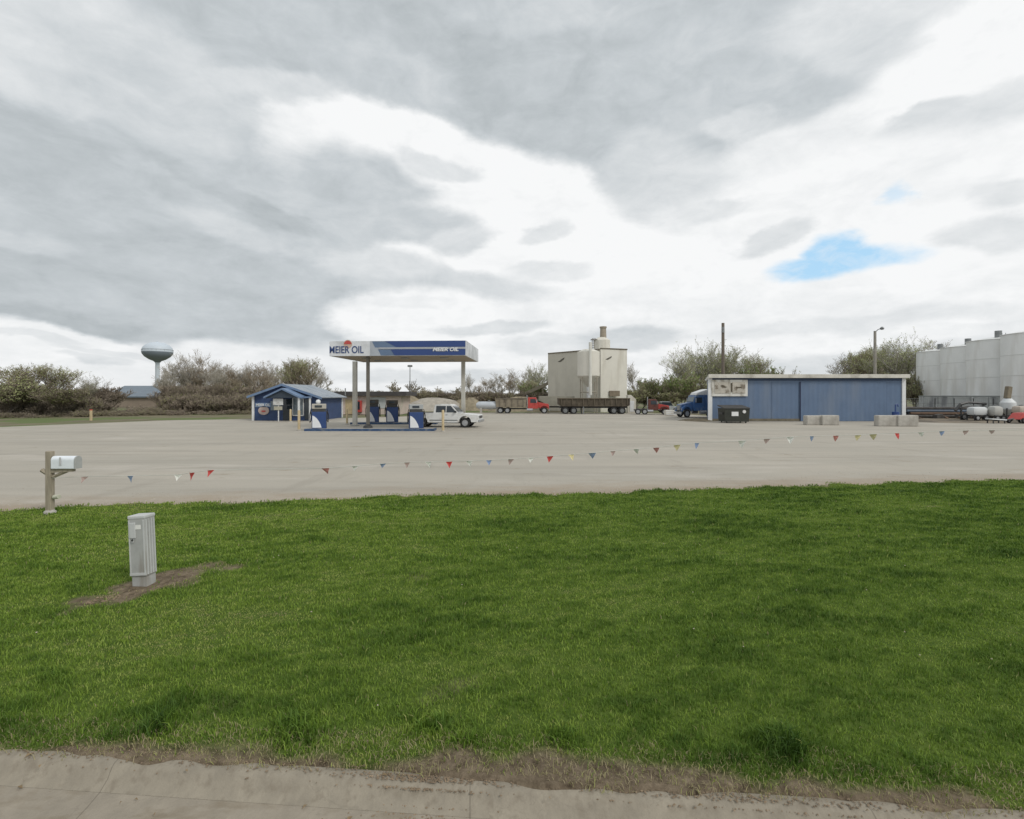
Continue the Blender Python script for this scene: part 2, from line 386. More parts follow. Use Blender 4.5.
def build_lawn():
    xs=np.concatenate([np.arange(-21,-5,.15),np.arange(-5,5,.045),np.arange(5,21.01,.15)]); nx=len(xs); nt_=90
    t=(np.arange(nt_)/(nt_-1))**1.25
    X=np.repeat(xs[:,None],nt_,1); Y0=(y_near(xs)-spill(xs))[:,None]; Y1=far_edge(xs)[:,None]
    Y=Y0+(Y1-Y0)*t[None,:]
    Z=lawn_z(X,Y); Z[:,-1]=-.01; sp_=spill(xs); Z[:,0]=-.02; dk_=y_near(X)-Y; Z=np.where((dk_>-.05)&(Z>-.02)&(dk_<=.11),np.maximum(Z,.027),Z); Z=np.where((dk_>.11)&(Z>-.08),.025-(dk_-.11)*1.1,Z)
    V=np.stack([X,Y,Z],-1).reshape(-1,3)
    i=np.arange(nx-1)[:,None]*nt_+np.arange(nt_-1)[None,:]
    Q=np.stack([i,i+nt_,i+nt_+1,i+1],-1).reshape(-1,4)
    me=bpy.data.meshes.new('lawn'); me.from_pydata(V.tolist(),[],Q.tolist())
    a=me.attributes.new('bare','FLOAT','POINT'); bb=np.maximum(bare(X,Y),fringe(X,Y))
    bb=np.maximum(bb,np.clip((Y-(Y1-.16-.1*nnoise(X*3,Y*3,31)))/.12,0,1))
    bb=np.maximum(bb,np.clip((nnoise(X*1.7,Y*1.7,33)-1.3)*1.2,0,.35))
    a.data.foreach_set('value',bb.reshape(-1).astype(np.float32))
    me.polygons.foreach_set('use_smooth',[True]*len(me.polygons)); me.materials.append(soil_mat())
    o=bpy.data.objects.new('lawn',me); COL.objects.link(o); o['kind']='structure'
build_lawn()

def blade_mat():
    m=bpy.data.materials.new('grass_blades'); m.use_nodes=True; nt=m.node_tree; N=nt.nodes; L=nt.links; b=N['Principled BSDF']
    b.inputs['Roughness'].default_value=.6; b.inputs['Specular IOR Level'].default_value=.25
    at=N.new('ShaderNodeAttribute'); at.attribute_name='tint'
    r=N.new('ShaderNodeValToRGB'); e=r.color_ramp.elements
    e[0].position=0; e[0].color=(.034,.078,.010,1)
    e[1].position=1; e[1].color=(.36,.30,.19,1)
    for p,c in ((.3,(.095,.172,.021)),(.55,(.215,.315,.045)),(.75,(.33,.38,.10)),(.85,(.30,.28,.13))):
        q=e.new(p); q.color=(*c,1)
    L.new(at.outputs['Fac'],r.inputs[0]); L.new(r.outputs[0],b.inputs['Base Color'])
    tr=N.new('ShaderNodeBsdfTranslucent'); L.new(r.outputs[0],tr.inputs[0])
    ms=N.new('ShaderNodeMixShader'); ms.inputs[0].default_value=.18; L.new(b.outputs[0],ms.inputs[1]); L.new(tr.outputs[0],ms.inputs[2])
    L.new(ms.outputs[0],N['Material Output'].inputs[0])
    return m
BM=blade_mat()
def blades(name,x,y,h,w,tint,z,label,lean=.8):
    n=len(x); a=rng.uniform(0,2*np.pi,n); la=rng.uniform(0,2*np.pi,n); ll=h*rng.uniform(.1,1,n)*lean*1.4
    dx=np.cos(a)*w/2; dy=np.sin(a)*w/2
    V=np.zeros((n,5,3),np.float32)
    V[:,0]=np.stack([x-dx,y-dy,z-.008],-1); V[:,1]=np.stack([x+dx,y+dy,z-.008],-1)
    mx=x+np.cos(la)*ll*.3; my=y+np.sin(la)*ll*.3; mz=z+h*.6
    V[:,2]=np.stack([mx+dx*.8,my+dy*.8,mz],-1); V[:,3]=np.stack([mx-dx*.8,my-dy*.8,mz],-1)
    V[:,4]=np.stack([x+np.cos(la)*ll,y+np.sin(la)*ll,z+h*(1-.25*ll/np.maximum(h,1e-4)*.6)],-1)
    base=np.arange(n)[:,None]*5
    Qd=base+np.array([0,1,2,3]); T=base+np.array([3,2,4])
    loops=np.concatenate([Qd,T],1).reshape(-1).astype(np.int32)
    me=bpy.data.meshes.new(name); me.vertices.add(n*5); me.vertices.foreach_set('co',V.reshape(-1))
    me.loops.add(len(loops)); me.loops.foreach_set('vertex_index',loops)
    me.polygons.add(n*2); st=np.stack([np.arange(n)*7,np.arange(n)*7+4],-1).reshape(-1).astype(np.int32)
    me.polygons.foreach_set('loop_start',st)
    try: me.polygons.foreach_set('loop_total',np.tile([4,3],n).astype(np.int32))
    except Exception: pass
    me.update(); me.validate()
    at=me.attributes.new('tint','FLOAT','POINT'); at.data.foreach_set('value',np.repeat(tint,5).astype(np.float32))
    me.materials.append(BM); o=bpy.data.objects.new(name,me); COL.objects.link(o); o['kind']='stuff'; o['label']=label; o['category']='grass'
    return o
def scatter():
    X=[];Y=[];H=[];W=[]
    for y0,y1,dens,w in ((2.8,5,4200,.0058),(5,7.5,2900,.0078),(7.5,10.5,1900,.011),(10.5,16.5,1150,.016)):
        xm=min(21,y1*1.08+2.2); n=int(dens*(y1-y0)*2*xm)
        x=rng.uniform(-xm,xm,n); y=rng.uniform(y0,y1,n)
        k=(np.abs(x)<y*1.06+2.2)&(y>y_near(x)+.02)&(y<far_edge(x)+.05); x=x[k];y=y[k]
        X.append(x);Y.append(y);H.append(np.full(len(x),1.0));W.append(np.full(len(x),w))
    x=np.concatenate(X);y=np.concatenate(Y);w=np.concatenate(W)
    c1=nnoise(x*.55,y*.9,41); c2=nnoise(x*2.2,y*3,42); c3=nnoise(x*7,y*9,43)
    fr=fringe(x,y); ba=bare(x,y)
    keep=rng.uniform(0,1,len(x))>np.maximum(fr*.90,ba*.93)*1.0
    keep&=rng.uniform(0,1,len(x))>np.clip((c3-.9)*.6,0,.35)
    edge=np.clip((far_edge(x)-y)/.35,0,1); keep&=rng.uniform(0,1,len(x))<.2+.8*edge
    x,y,w,c1,c2,c3,fr,ba=[q[keep] for q in (x,y,w,c1,c2,c3,fr,ba)]
    h=.031*(1+.30*c2+.22*c1+.28*c3)*rng.uniform(.6,1.35,len(x)); h=np.clip(h,.012,.12)
    tall=(nnoise(x*1.8,y*0,44)>.35)&(y<y_near(x)+.75+.3*c2)&(y>y_near(x)+.12); h[tall]*=1.55
    tint=.455-.10*c1-.10*c2-.10*c3-.07*nnoise(x*11,y*16,77)+rng.normal(0,.065,len(x))
    tint=np.where(tall,tint-.10,tint)
    for wx,wy,wr in ((-1.56,3.76,.17),(-.62,3.80,.16),(-.35,3.62,.09),(.35,3.68,.12),(1.9,3.6,.15),(-2.6,3.78,.1)):
        g_=np.exp(-((x-wx)**2+(y-wy)**2)/(wr*wr)); h=h*(1+1.6*g_); w=w*(1+.9*g_); tint=tint-.13*g_
    dry=rng.uniform(0,1,len(x))<.010+.25*np.clip(c1*.5-.3,0,1)*0+.02*(c3>.8); tint[dry]=rng.uniform(.72,.95,dry.sum())
    k=(np.maximum(fr,ba)>.25)&(rng.uniform(0,1,len(x))<.75); tint[k]=rng.uniform(.7,1,k.sum()); h[k]*=.6
    # a broad paler swath on the left half, darker towards the right
    tint+=.06*np.clip(-x/4,-1,1)
    tint=np.clip(tint,.02,1)
    return blades('grass',x,y,h,w*rng.uniform(.7,1.3,len(x)),tint,lawn_z(x,y),'short mown green lawn grass between the kerb and the gravel lot')
scatter()
n=46; x=rng.uniform(-9,10,n); y=rng.uniform(4,12,n)
def flecks():
    b=B(); rr=random.Random(6)
    for a_,c_ in zip(x,y):
        s_=rr.uniform(.005,.010); z_=float(lawn_z(a_,c_))+.03
        b.lathe([(0,-s_*.6),(s_*.8,-s_*.3),(s_,0),(s_*.8,s_*.4),(0,s_*.6)],7,(float(a_),float(c_),z_))
    o=b.build('clover_flowers',mat('clover_white',(.42,.37,.28),.9,.3,30)); tag(o,'tiny pale clover heads scattered through the lawn','flowers',None,'stuff')
flecks()
# dead thatch lying along the kerb
n=11000; x=rng.uniform(-7,7,n); y=y_near(x)-(spill(x)*.9+.05*(nnoise(x*2.3,x*0,91)>.3))*rng.uniform(0,1,n)+rng.uniform(-.01,.38,n)+.05*nnoise(x*3,x*0,51)
blades('dead_grass',x,y,rng.uniform(.01,.035,n),np.full(n,.005),rng.uniform(.80,1,n),lawn_z(x,y)+.004-np.clip((y_near(x)-y-.1)*1.1,0,.09),'dry tan dead grass along the concrete kerb',lean=1.6)
# pebbles and clods
def pebbles(name,n,fx,label,smin,smax,m,seed):
    r=random.Random(seed); b=B()
    for _ in range(n):
        x,y,z=fx(r); s=r.uniform(smin,smax)
        vs=[(x+s*r.uniform(.6,1)*a,y+s*r.uniform(.6,1)*c,z+s*.6*r.uniform(.6,1)*d) for a,c,d in ((1,0,0),(-1,0,0),(0,1,0),(0,-1,0),(0,0,1),(0,0,-1))]
        b.add(vs,[(0,2,4),(2,1,4),(1,3,4),(3,0,4),(2,0,5),(1,2,5),(3,1,5),(0,3,5)])
    o=b.build(name,m); o['kind']='stuff'; o['label']=label; o['category']='pebbles'
clod=mat('clod_soil',(.22,.165,.11),1,.4,8); peb=mat('pebble_grey',(.36,.33,.28),.95,.35,5)
def f1(r):
    a=r.uniform(0,6.28); q=math.sqrt(r.random())
    u=q*math.cos(a)*.78; w=q*math.sin(a)*.2; return PED[0]+.16+.55*u-.835*w, PED[1]+.05+.835*u+.55*w, .03
pebbles('soil_clods',420,f1,'crumbs of bare brown soil around the utility pedestal',.006,.028,clod,2)
def f2(r):
    k_=r.random(); x=r.uniform(-6,6) if k_<.6 else (r.gauss(-.55,.22) if k_<.85 else r.gauss(1.5,.5)); o_=r.gauss(.02,.06) if k_<.6 else -abs(r.gauss(.0,.11)); return x,3.29-.082*x+o_,(.024 if o_>-.06 else .0 if o_>-.1 else -.06 if o_>-.16 else -.077)
pebbles('roadside_crumbs',3600,f2,'loose soil crumbs and pebbles along the kerb',.003,.012,clod,3)
def f3(r):
    x=r.uniform(-16,18); return x,12.85+.148*x+abs(r.gauss(0,.8)),.0
pebbles('loose_gravel',2600,f3,'loose gravel stones at the edge of the lot beside the lawn',.008,.03,peb,4)

# road, gutter and kerb along the near side (rotated frame following the kerb line)
road_m=mat('road_concrete',(.36,.345,.31),.9,.12,3,bump=.004,bscale=60,stain=((.24,.21,.17),.9,.5,.75,(1,1,1)))
gut_m=mat('gutter_concrete',(.285,.25,.198),.92,.14,5,bump=.004,bscale=50,stain=((.22,.185,.135),5,.5,.72,(1,2.2,1)))
kerb_m=mat('kerb_concrete',(.275,.243,.19),.92,.15,6,bump=.006,bscale=40,stain=((.22,.19,.145),14,.52,.72,(1,1,1)))
def strip(name, prof, m):                      # profile (offset from kerb back, z) extruded along the kerb
    b=B(); ang=math.atan(-.082); c,s=math.cos(ang),math.sin(ang)
    xs=[-60+i*.5 for i in range(241)]; n=len(prof); vs=[]
    for k,u in enumerate(xs):
        for off,z in prof:
            vs.append((u*c-off*s, 3.29+u*s+off*c, z))
    fs=[(k*n+i,k*n+i+1,(k+1)*n+i+1,(k+1)*n+i) for k in range(len(xs)-1) for i in range(n-1)]
    b.add(vs,fs); o=b.build(name,m,smooth=True); o['kind']='structure'
def joints(m,period,crack):
    nt=m.node_tree; N=nt.nodes; L=nt.links; b=N['Principled BSDF']; src=b.inputs['Base Color'].links[0].from_socket
    tc=N.new('ShaderNodeTexCoord'); sp=N.new('ShaderNodeSeparateXYZ'); L.new(tc.outputs['Object'],sp.inputs[0])
    def Mx(op,a,c):
        n=N.new('ShaderNodeMath'); n.operation=op
        for i,v in enumerate((a,c)):
            if isinstance(v,(int,float)): n.inputs[i].default_value=v
            else: L.new(v,n.inputs[i])
        return n.outputs[0]
    f=Mx('PINGPONG',Mx('ADD',sp.outputs[0],Mx('MULTIPLY',sp.outputs[1],.082)),period/2)
    j=Mx('MULTIPLY',Mx('LESS_THAN',f,.004),.5)
    nz=N.new('ShaderNodeTexNoise'); nz.inputs['Scale'].default_value=5; nz.inputs['Detail'].default_value=6; L.new(tc.outputs['Object'],nz.inputs['Vector'])
    vm=N.new('ShaderNodeVectorMath'); vm.operation='MULTIPLY_ADD'; L.new(nz.outputs['Color'],vm.inputs[0]); vm.inputs[1].default_value=(.5,.5,0); L.new(tc.outputs['Object'],vm.inputs[2])
    vo=N.new('ShaderNodeTexVoronoi'); vo.feature='DISTANCE_TO_EDGE'; vo.inputs['Scale'].default_value=crack; L.new(vm.outputs[0],vo.inputs['Vector'])
    c=Mx('LESS_THAN',vo.outputs['Distance'],.002)
    fac=Mx('MULTIPLY',Mx('MAXIMUM',j,Mx('MULTIPLY',c,.12)),.8)
    mx=N.new('ShaderNodeMix'); mx.data_type='RGBA'; L.new(fac,mx.inputs[0]); L.new(src,mx.inputs[6]); mx.inputs[7].default_value=(.07,.058,.042,1); L.new(mx.outputs[2],b.inputs['Base Color'])
joints(kerb_m,2.4,.5); joints(gut_m,2.4,.6); joints(road_m,4.8,.45)
strip('kerb',[(.03,-.1),(.03,.012),(0,.018),(-.055,.016),(-.08,.002),(-.12,-.045),(-.19,-.075)],kerb_m)
strip('gutter',[(-.185,-.076),(-.30,-.085),(-.50,-.082)],gut_m)
strip('road',[(-.495,-.078),(-.56,-.073),(-4,-.03),(-9,-.06),(-16,-.2)],road_m)

# ------------------------------------------------------------------ trees
bark=mat('bark_grey',(.13,.11,.09),.95,.3,4,bump=.02,bscale=8)
TW={'brown':mat('twigs_brown',(.30,.25,.19),.95,.3,2),'grey':mat('twigs_grey',(.38,.35,.30),.95,.3,2),
    'dark':mat('twigs_dark',(.23,.19,.15),.95,.35,2)}
LF={'brown':mat('buds_brown',(.33,.28,.20),.9,.4,1.5),'grey':mat('buds_grey',(.38,.35,.28),.9,.35,1.5),
    'dark':mat('buds_olive',(.25,.25,.11),.9,.4,1.5),'green':mat('young_leaves',(.22,.31,.08),.85,.4,1.5),
    'olive':mat('olive_leaves',(.33,.36,.16),.85,.4,1.5)}
def make_tree(seed,h,w,tw,lf,nleaf,lsize,low=.03,levels=5,twr=.02,name='bare_tree',cat='tree',stems=1):
    r=random.Random(seed); tb=B(); cb=B(); tips=[]
    def branch(p,d,l,rad,lev):
        steps=3 if lev<2 else 2; pts=[p]
        q=p.copy(); dd=d.copy()
        for i in range(steps):
            dd=(dd+Vector((r.uniform(-.22,.22),r.uniform(-.22,.22),r.uniform(-.05,.16)))).normalized()
            q=q+dd*l/steps; pts.append(q.copy())
        tgt=tb if lev<=1 else cb
        for i in range(steps):
            r0=rad*(1-.5*i/steps); r1=rad*(1-.5*(i+1)/steps)
            tgt.tube(pts[i],pts[i+1],max(r0,twr*.5),max(r1,twr*.4),6 if lev<=1 else 3,caps=False)
        if lev>=levels: tips.append((pts[-1],l)); tips.append((pts[-2],l)); return
        nb={0:r.randint(6,8),1:r.randint(5,6),2:r.randint(4,5),3:r.randint(3,4)}.get(lev,2)
        for k in range(nb):
            t=r.uniform(.45 if lev==0 else .25,1); i=min(int(t*steps),steps-1); base=pts[i].lerp(pts[i+1],t*steps-i)
            a=r.uniform(0,6.283); sp=r.uniform(.45,1.0) if lev else r.uniform(.35,.95)
            side=Vector((math.cos(a),math.sin(a),0)); nd=(dd*math.cos(sp)+side*math.sin(sp)+Vector((0,0,.18))).normalized()
            branch(base,nd,l*r.uniform(.5,.72) if lev else l*r.uniform(.65,1.0),rad*.5,lev+1)
        if lev: tips.append((pts[-1],l))
    for sidx in range(stems):
        off=Vector((0,0,0))
        branch(off,Vector((r.uniform(-.75,.75)*(stems>1),r.uniform(-.75,.75)*(stems>1),1)).normalized(),h*(.42 if stems==1 else .3),h*.018 if stems==1 else h*.008,0)
    # fit to the requested size
    allv=tb.v+cb.v; mz=max(v[2] for v in allv); mxr=sorted(max(abs(v[0]),abs(v[1])) for v in cb.v)[int(len(cb.v)*.985)]
    kz=h/mz; kx=(w/2)/mxr
    for bb in (tb,cb): bb.v=[(v[0]*kx,v[1]*kx,v[2]*kz) for v in bb.v]
    tips=[(Vector((p.x*kx,p.y*kx,p.z*kz)),l) for p,l in tips]
    lb=B()
    for _ in range(nleaf):
        p,l=r.choice(tips); c=p+Vector((r.gauss(0,.22),r.gauss(0,.22),r.gauss(0,.2)))*(h*.04)
        if c.z<.0: continue
        u=Vector((r.gauss(0,1),r.gauss(0,1),r.gauss(0,1))).normalized(); v=u.orthogonal().normalized(); s=lsize*r.uniform(.6,1.4)
        lb.add([c-u*s-v*s*.4,c+u*s-v*s*.3,c+u*s*.2+v*s],[(0,1,2)])
    root=thing(name,(0,0,0),'x',cat)
    tb.build('trunk',bark,root); cr=cb.build('crown',TW[tw],root)
    # leaves join the crown mesh as a second material
    if nleaf:
        me=cr.data; me.materials.append(LF[lf]); bm=bmesh.new(); bm.from_mesh(me); vs=[bm.verts.new(v) for v in lb.v]
        for f in lb.f:
            ff=bm.faces.new([vs[i] for i in f]); ff.material_index=1
        bm.to_mesh(me); bm.free()
    root['h']=h; root['w']=w
    return root
P={}
P['tall_a']=make_tree(1,10,8,'grey','grey',2200,.06,twr=.035)
P['tall_b']=make_tree(2,10,7,'brown','brown',2200,.06,twr=.035)
P['tall_c']=make_tree(3,10,9,'grey','olive',4200,.07,twr=.026)
P['tall_d']=make_tree(4,10,8,'brown','olive',4000,.07,twr=.028)
P['green_a']=make_tree(5,8,8,'brown','green',6500,.10,twr=.035,stems=3,name='budding_tree')
P['green_b']=make_tree(6,8,9,'dark','olive',7000,.10,twr=.035,stems=4,name='budding_tree')
P['shrub_a']=make_tree(7,4,6,'dark','brown',5500,.06,levels=4,twr=.028,stems=9,name='brush_shrub',cat='shrub')
P['shrub_b']=make_tree(8,4,6,'dark','dark',5500,.06,levels=4,twr=.028,stems=9,name='brush_shrub',cat='shrub')
P['far']=make_tree(9,9,9,'brown','grey',1600,.2,levels=3,twr=.08)
used=set()
def plant(kind,px,top,wpx,d,label,group,base=0.0,rz=None,zoff=0.0):
    pr=P[kind]
    if kind in used: o=copy_tree(pr)
    else: o=pr; used.add(kind)
    h=(HOR-top)*d/F+CAMH; w=wpx*d/F
    rr=random.Random(int(px*7+d)); k=w/pr['w']
    o.location=(gx(px,d),d,-.02+zoff); o.scale=(k,k*rr.uniform(.85,1.15),h/pr['h']); o.rotation_euler=(0,0,rr.uniform(0,6.28) if rz is None else rz)
    o['label']=label; o['category']='shrub' if 'shrub' in kind else 'tree'
    if group: o['group']=group
    return o
T=plant
g='trees at the left edge of the lot'
T('green_b',4,366,62,58,'olive green bushy tree cut by the left picture edge',g)
T('tall_d',30,361,54,63,'tallest of the brown budding trees left of the low roof',g)
T('green_b',26,374,56,60,'low olive crown in front of the tall brown trees at far left',g)
T('tall_d',52,364,44,66,'brown budding tree between the tall one and the round small one at left',g)
T('green_b',62,376,50,60,'dark low bushy tree behind the tan marker post',g)
T('tall_c',86,371,30,68,'small round grey-brown tree right above the tan marker post',g)
T('shrub_a',106,384,34,70,'thin brown shrub tree at the left end of the long low roof','left brush row')
g='bare trees behind the blue kiosk'
for i,(px,top,w,k) in enumerate([(170,368,26,'tall_a'),(184,350,32,'tall_a'),(199,349,34,'tall_b'),(214,362,28,'tall_a'),(229,364,30,'tall_b'),(244,360,30,'tall_a'),(259,361,30,'tall_b'),(272,363,28,'tall_a')]):
    lab={1:'tall thin bare grey tree just right of the water tower',2:'tallest bare tree right of the water tower with pale twigs'}.get(i,'bare grey twiggy tree in the row left of and behind the blue kiosk')
    T(k,px,top,w,92+i%3*4,lab,g if i not in(1,2) else g)
T('tall_d',292,357,34,78,'brown budding tree rising behind the kiosk roof ridge',g)
T('tall_d',312,355,42,80,'fuller tan tree rising behind the right slope of the kiosk roof',g)
T('green_b',334,382,24,82,'low dark tree between the kiosk and the canopy column',g)
g='left brush row'
r=random.Random(5)
lab='dark brown leafless brush shrub in the thicket along the left side of the lot'
for i in range(24):
    px=-8+i*11.5; top=(388 if px<100 else 399 if px<172 else 385)+r.uniform(-3,3); T('shrub_a' if i%2 else 'shrub_b',px,top,34,60+i*.5+r.uniform(-1,2),lab,g,zoff=-1.1)
for i in range(26):
    px=-12+i*10.6; top=404+r.uniform(-3,2); T('shrub_b' if i%2 else 'shrub_a',px,top,24,56+i*.5+r.uniform(-1,1),'low dark brown brush in the front row at the grass strip','low front row of the left brush',zoff=-.9)
for i in range(15):
    T('tall_a' if i%3 else 'tall_b',168+i*10.5,364+r.uniform(-5,5),30,98+r.uniform(-3,5),'bare grey twiggy tree in the row left of and behind the blue kiosk','bare trees behind the blue kiosk')
for i in range(13):
    px=172+i*9.5; top=376+r.uniform(-4,4); T('shrub_b' if i%2 else 'shrub_a',px,top,32,76+r.uniform(-1,3),'taller dark brown brush shrub in the back row left of the kiosk','back brush row left of the kiosk',zoff=-1)
for i in range(7):
    px=-4+i*15; T('shrub_a' if i%2 else 'shrub_b',px,378+r.uniform(-3,3),40,70+r.uniform(-1,2),'brown brush behind the thicket at the far left','back brush at the far left',zoff=-1)
g='distant trees seen under the canopy'
for i,(px,top,w) in enumerate([(392,380,22),(409,379,18),(425,386,24),(440,387,24),(456,386,22)]):
    T('far',px,top,w,140+i*3,'distant grey tree on the horizon seen under the canopy',g)
for i in range(8): T('shrub_b',345+i*17,389.5+r.uniform(-1,1),30,110,'dark distant hedge bush seen under the canopy','distant hedge under the canopy')
g='bare trees left of the concrete plant'
for i,(px,top,w,k,d) in enumerate([(471,371,18,'tall_a',110),(484,377,20,'tall_b',110),(497,371,26,'tall_a',112),(512,368,24,'tall_b',108),(528,366,26,'tall_a',104),(541,358,30,'tall_c',100),(520,378,34,'tall_d',98)]):
    lab='tallest bare tree touching the left wall of the concrete plant' if i==5 else 'bare grey tree in the row between the canopy and the concrete plant'
    T(k,px,top,w,d,lab,g)
T('green_a',534,382,30,90,'low green bush tree just left of the concrete plant',g)
for i in range(9): T('shrub_a' if i%2 else 'shrub_b',468+i*11,390+r.uniform(-1,1),28,86,'low brown bush behind the parked trucks left of the concrete plant','bushes behind the trucks')
g='trees right of the concrete plant'
T('tall_c',700,352,46,97,'rounded bare tree between the two crowns of the big spreading trees',g)
T('tall_c',722,338,50,99,'bare crown directly behind the utility pole',g)
T('tall_d',870,343,44,98,'thin crown behind the lamp pole top',g)
T('tall_c',893,338,48,96,'broad grey crown right behind the lamp head',g)
T('tall_a',634,360,22,110,'thin bare tree at the right wall of the concrete plant',g)
for i,(px,top,w,k) in enumerate([(636,380,30,'green_b'),(650,376,34,'green_a'),(664,374,34,'green_b'),(680,371,36,'green_a'),(697,372,34,'green_b'),(642,388,34,'green_b'),(672,384,34,'green_b'),(700,384,34,'green_b')]):
    T(k,px,top,w,84+i%3*2,'dense brown-green tree in the mass between the concrete plant and the blue shed',g)
g='big trees behind the blue shed'
T('tall_c',688,343,44,92,'left crown of the big spreading tree behind the blue truck',g)
T('tall_c',708,333,56,95,'tallest spreading tree just left of the utility pole',g)
T('tall_c',734,342,46,93,'spreading bare tree just right of the utility pole',g)
T('tall_d',752,353,32,96,'smaller brown tree right of the utility pole trees',g)
T('green_a',762,364,40,90,'green budding tree above the left part of the shed roof',g)
T('green_b',784,366,36,94,'low dark tree above the middle of the shed roof',g)
T('green_b',804,370,30,98,'lowest dark tree above the shed roof beside the open sky gap',g)
T('tall_a',838,352,36,100,'grey bare tree left of the street lamp behind the shed',g)
T('tall_d',858,346,40,96,'brown tree just left of the street lamp',g)
T('tall_c',882,336,50,92,'spreading pale tree directly behind the street lamp',g)
T('tall_c',906,330,54,88,'tallest tree between the street lamp and the white tanks',g)
T('tall_a',928,336,44,102,'grey tree rising over the left white tank',g)
T('green_b',850,362,44,88,'olive low tree under the grey ones left of the street lamp',g)
T('green_b',896,362,46,84,'dark green low tree at the right end of the shed roof',g)
T('green_b',916,372,34,80,'dark green tree filling the gap between shed and tanks',g)

# ------------------------------------------------------------------ water tower
d=300; t=thing('water_tower',(gx(157.5,d),d,0),'pale blue and grey water tower with round bowl behind the bare trees','water tower')
sc=d/F
wtm=mat('tower_steel',(.55,.61,.67),.5,.06,.05); wtd=mat('tower_dark_steel',(.20,.235,.28),.5,.1,.05)
zc=CAMH+(HOR-351.5)*sc
prof=[(2.2*sc,-11*sc),(3.4*sc,-9.6*sc),(7.2*sc,-8.0*sc),(11*sc,-5.2*sc),(13*sc,-2.4*sc),(13.4*sc,-.6*sc)]
B().lathe(prof,32,(0,0,zc)).build('bowl_underside',wtd,t,True)  # bowl underside, darker than the tank top
B().lathe([(13.4*sc,-.6*sc),(13.4*sc,1.0*sc),(12.6*sc,3.8*sc),(10*sc,6.6*sc),(6*sc,8.7*sc),(0,9.6*sc)],32,(0,0,zc)).build('tank_top',wtm,t,True)
B().lathe([(3.2*sc,0),(2.5*sc,3),(2.0*sc,8),(1.9*sc,zc-12*sc),(2.4*sc,zc-10.4*sc)],20).build('stem',wtm,t,True)
B().tube((0,0,zc+8*sc),(0,0,zc+10*sc),.9*sc).build('vent',wtm,t)
b=B()
for i in range(24):
    a=i/24*6.283; b.tube((13.3*sc*math.cos(a),13.3*sc*math.sin(a),zc),(13.3*sc*math.cos(a),13.3*sc*math.sin(a),zc+1.6*sc),.12*sc,n=4)
b.lathe([(13.35*sc,1.5*sc),(13.5*sc,1.5*sc),(13.5*sc,1.7*sc),(13.35*sc,1.7*sc)],32,(0,0,zc)); b.build('walkway_rail',greym,t)

# long low shed far left
d=105; x0=gx(106,d); x1=gx(182,d); ztop=CAMH+(HOR-386.5)*d/F; zed=CAMH+(HOR-397)*d/F
t=thing('long_shed',((x0+x1)/2,d,0),'long low farm shed with a blue-grey roof under the water tower','shed')
hw=(x1-x0)/2
B().box(0,5,zed/2,2*hw-.6,10,zed).build('wall',mat('tan_wall',(.27,.22,.17),.8,.15,.5),t)
B().prism_yz([(-.5,zed-.1),(5,ztop),(10.5,zed-.1),(10.5,zed+.15),(5,ztop+.25),(-.5,zed+.15)],-hw,hw).build('roof',mat('blue_grey_roof',(.17,.21,.25),.45,.1,1,metal=.2,wave=('X',1.2,.03)),t)

# ------------------------------------------------------------------ blue kiosk
d=50.0; xc=gx(284,d); s=d/F
t=thing('kiosk_building',(xc,d,0),'small dark blue kiosk with pale metal gable roof and a gabled porch','building')
hwL=(284-254)*s; hwR=(319-284)*s; dep=6.8; ze=2.35; zr=3.5; pitch=(zr-ze)/hwR
B().prism_xz([(-hwL,0),(hwR,0),(hwR,ze),(0,zr-.08),(-hwL,ze+.1)],0,dep).build('wall',blued,t)
roofm=mat('pale_metal_roof',(.36,.40,.44),.4,.1,3,metal=.4,wave=('Y',3,.03),stain=((.22,.27,.33),1,.5,.7,(1,1,1)))
b=B()
for sg,hw_,zz in((-1,hwL,ze+.1),(1,hwR,ze)):
    x_=sg*(hw_+.45); ze_=zz-(.45*pitch)
    b.add([(0,-.5,zr),(x_,-.5,ze_),(x_,dep+.3,ze_),(0,dep+.3,zr),(0,-.5,zr+.09),(x_,-.5,ze_+.09),(x_,dep+.3,ze_+.09),(0,dep+.3,zr+.09)],[(0,1,2,3),(4,7,6,5),(0,4,5,1),(1,5,6,2),(2,6,7,3),(0,3,7,4)])
b.build('roof',roofm,t)
b=B()
for sg,hw_,zz in((-1,hwL,ze+.1),(1,hwR,ze)):
    x_=sg*(hw_+.45); ze_=zz-.45*pitch
    b.add([(0,-.54,zr-.12),(x_,-.54,ze_-.12),(x_,-.54,ze_+.10),(0,-.54,zr+.10),(0,-.505,zr-.12),(x_,-.505,ze_-.12),(x_,-.505,ze_+.10),(0,-.505,zr+.10)],[(0,1,2,3),(4,7,6,5),(0,4,5,1),(1,5,6,2),(2,6,7,3),(0,3,7,4)])
b.build('fascia',bluel,t)
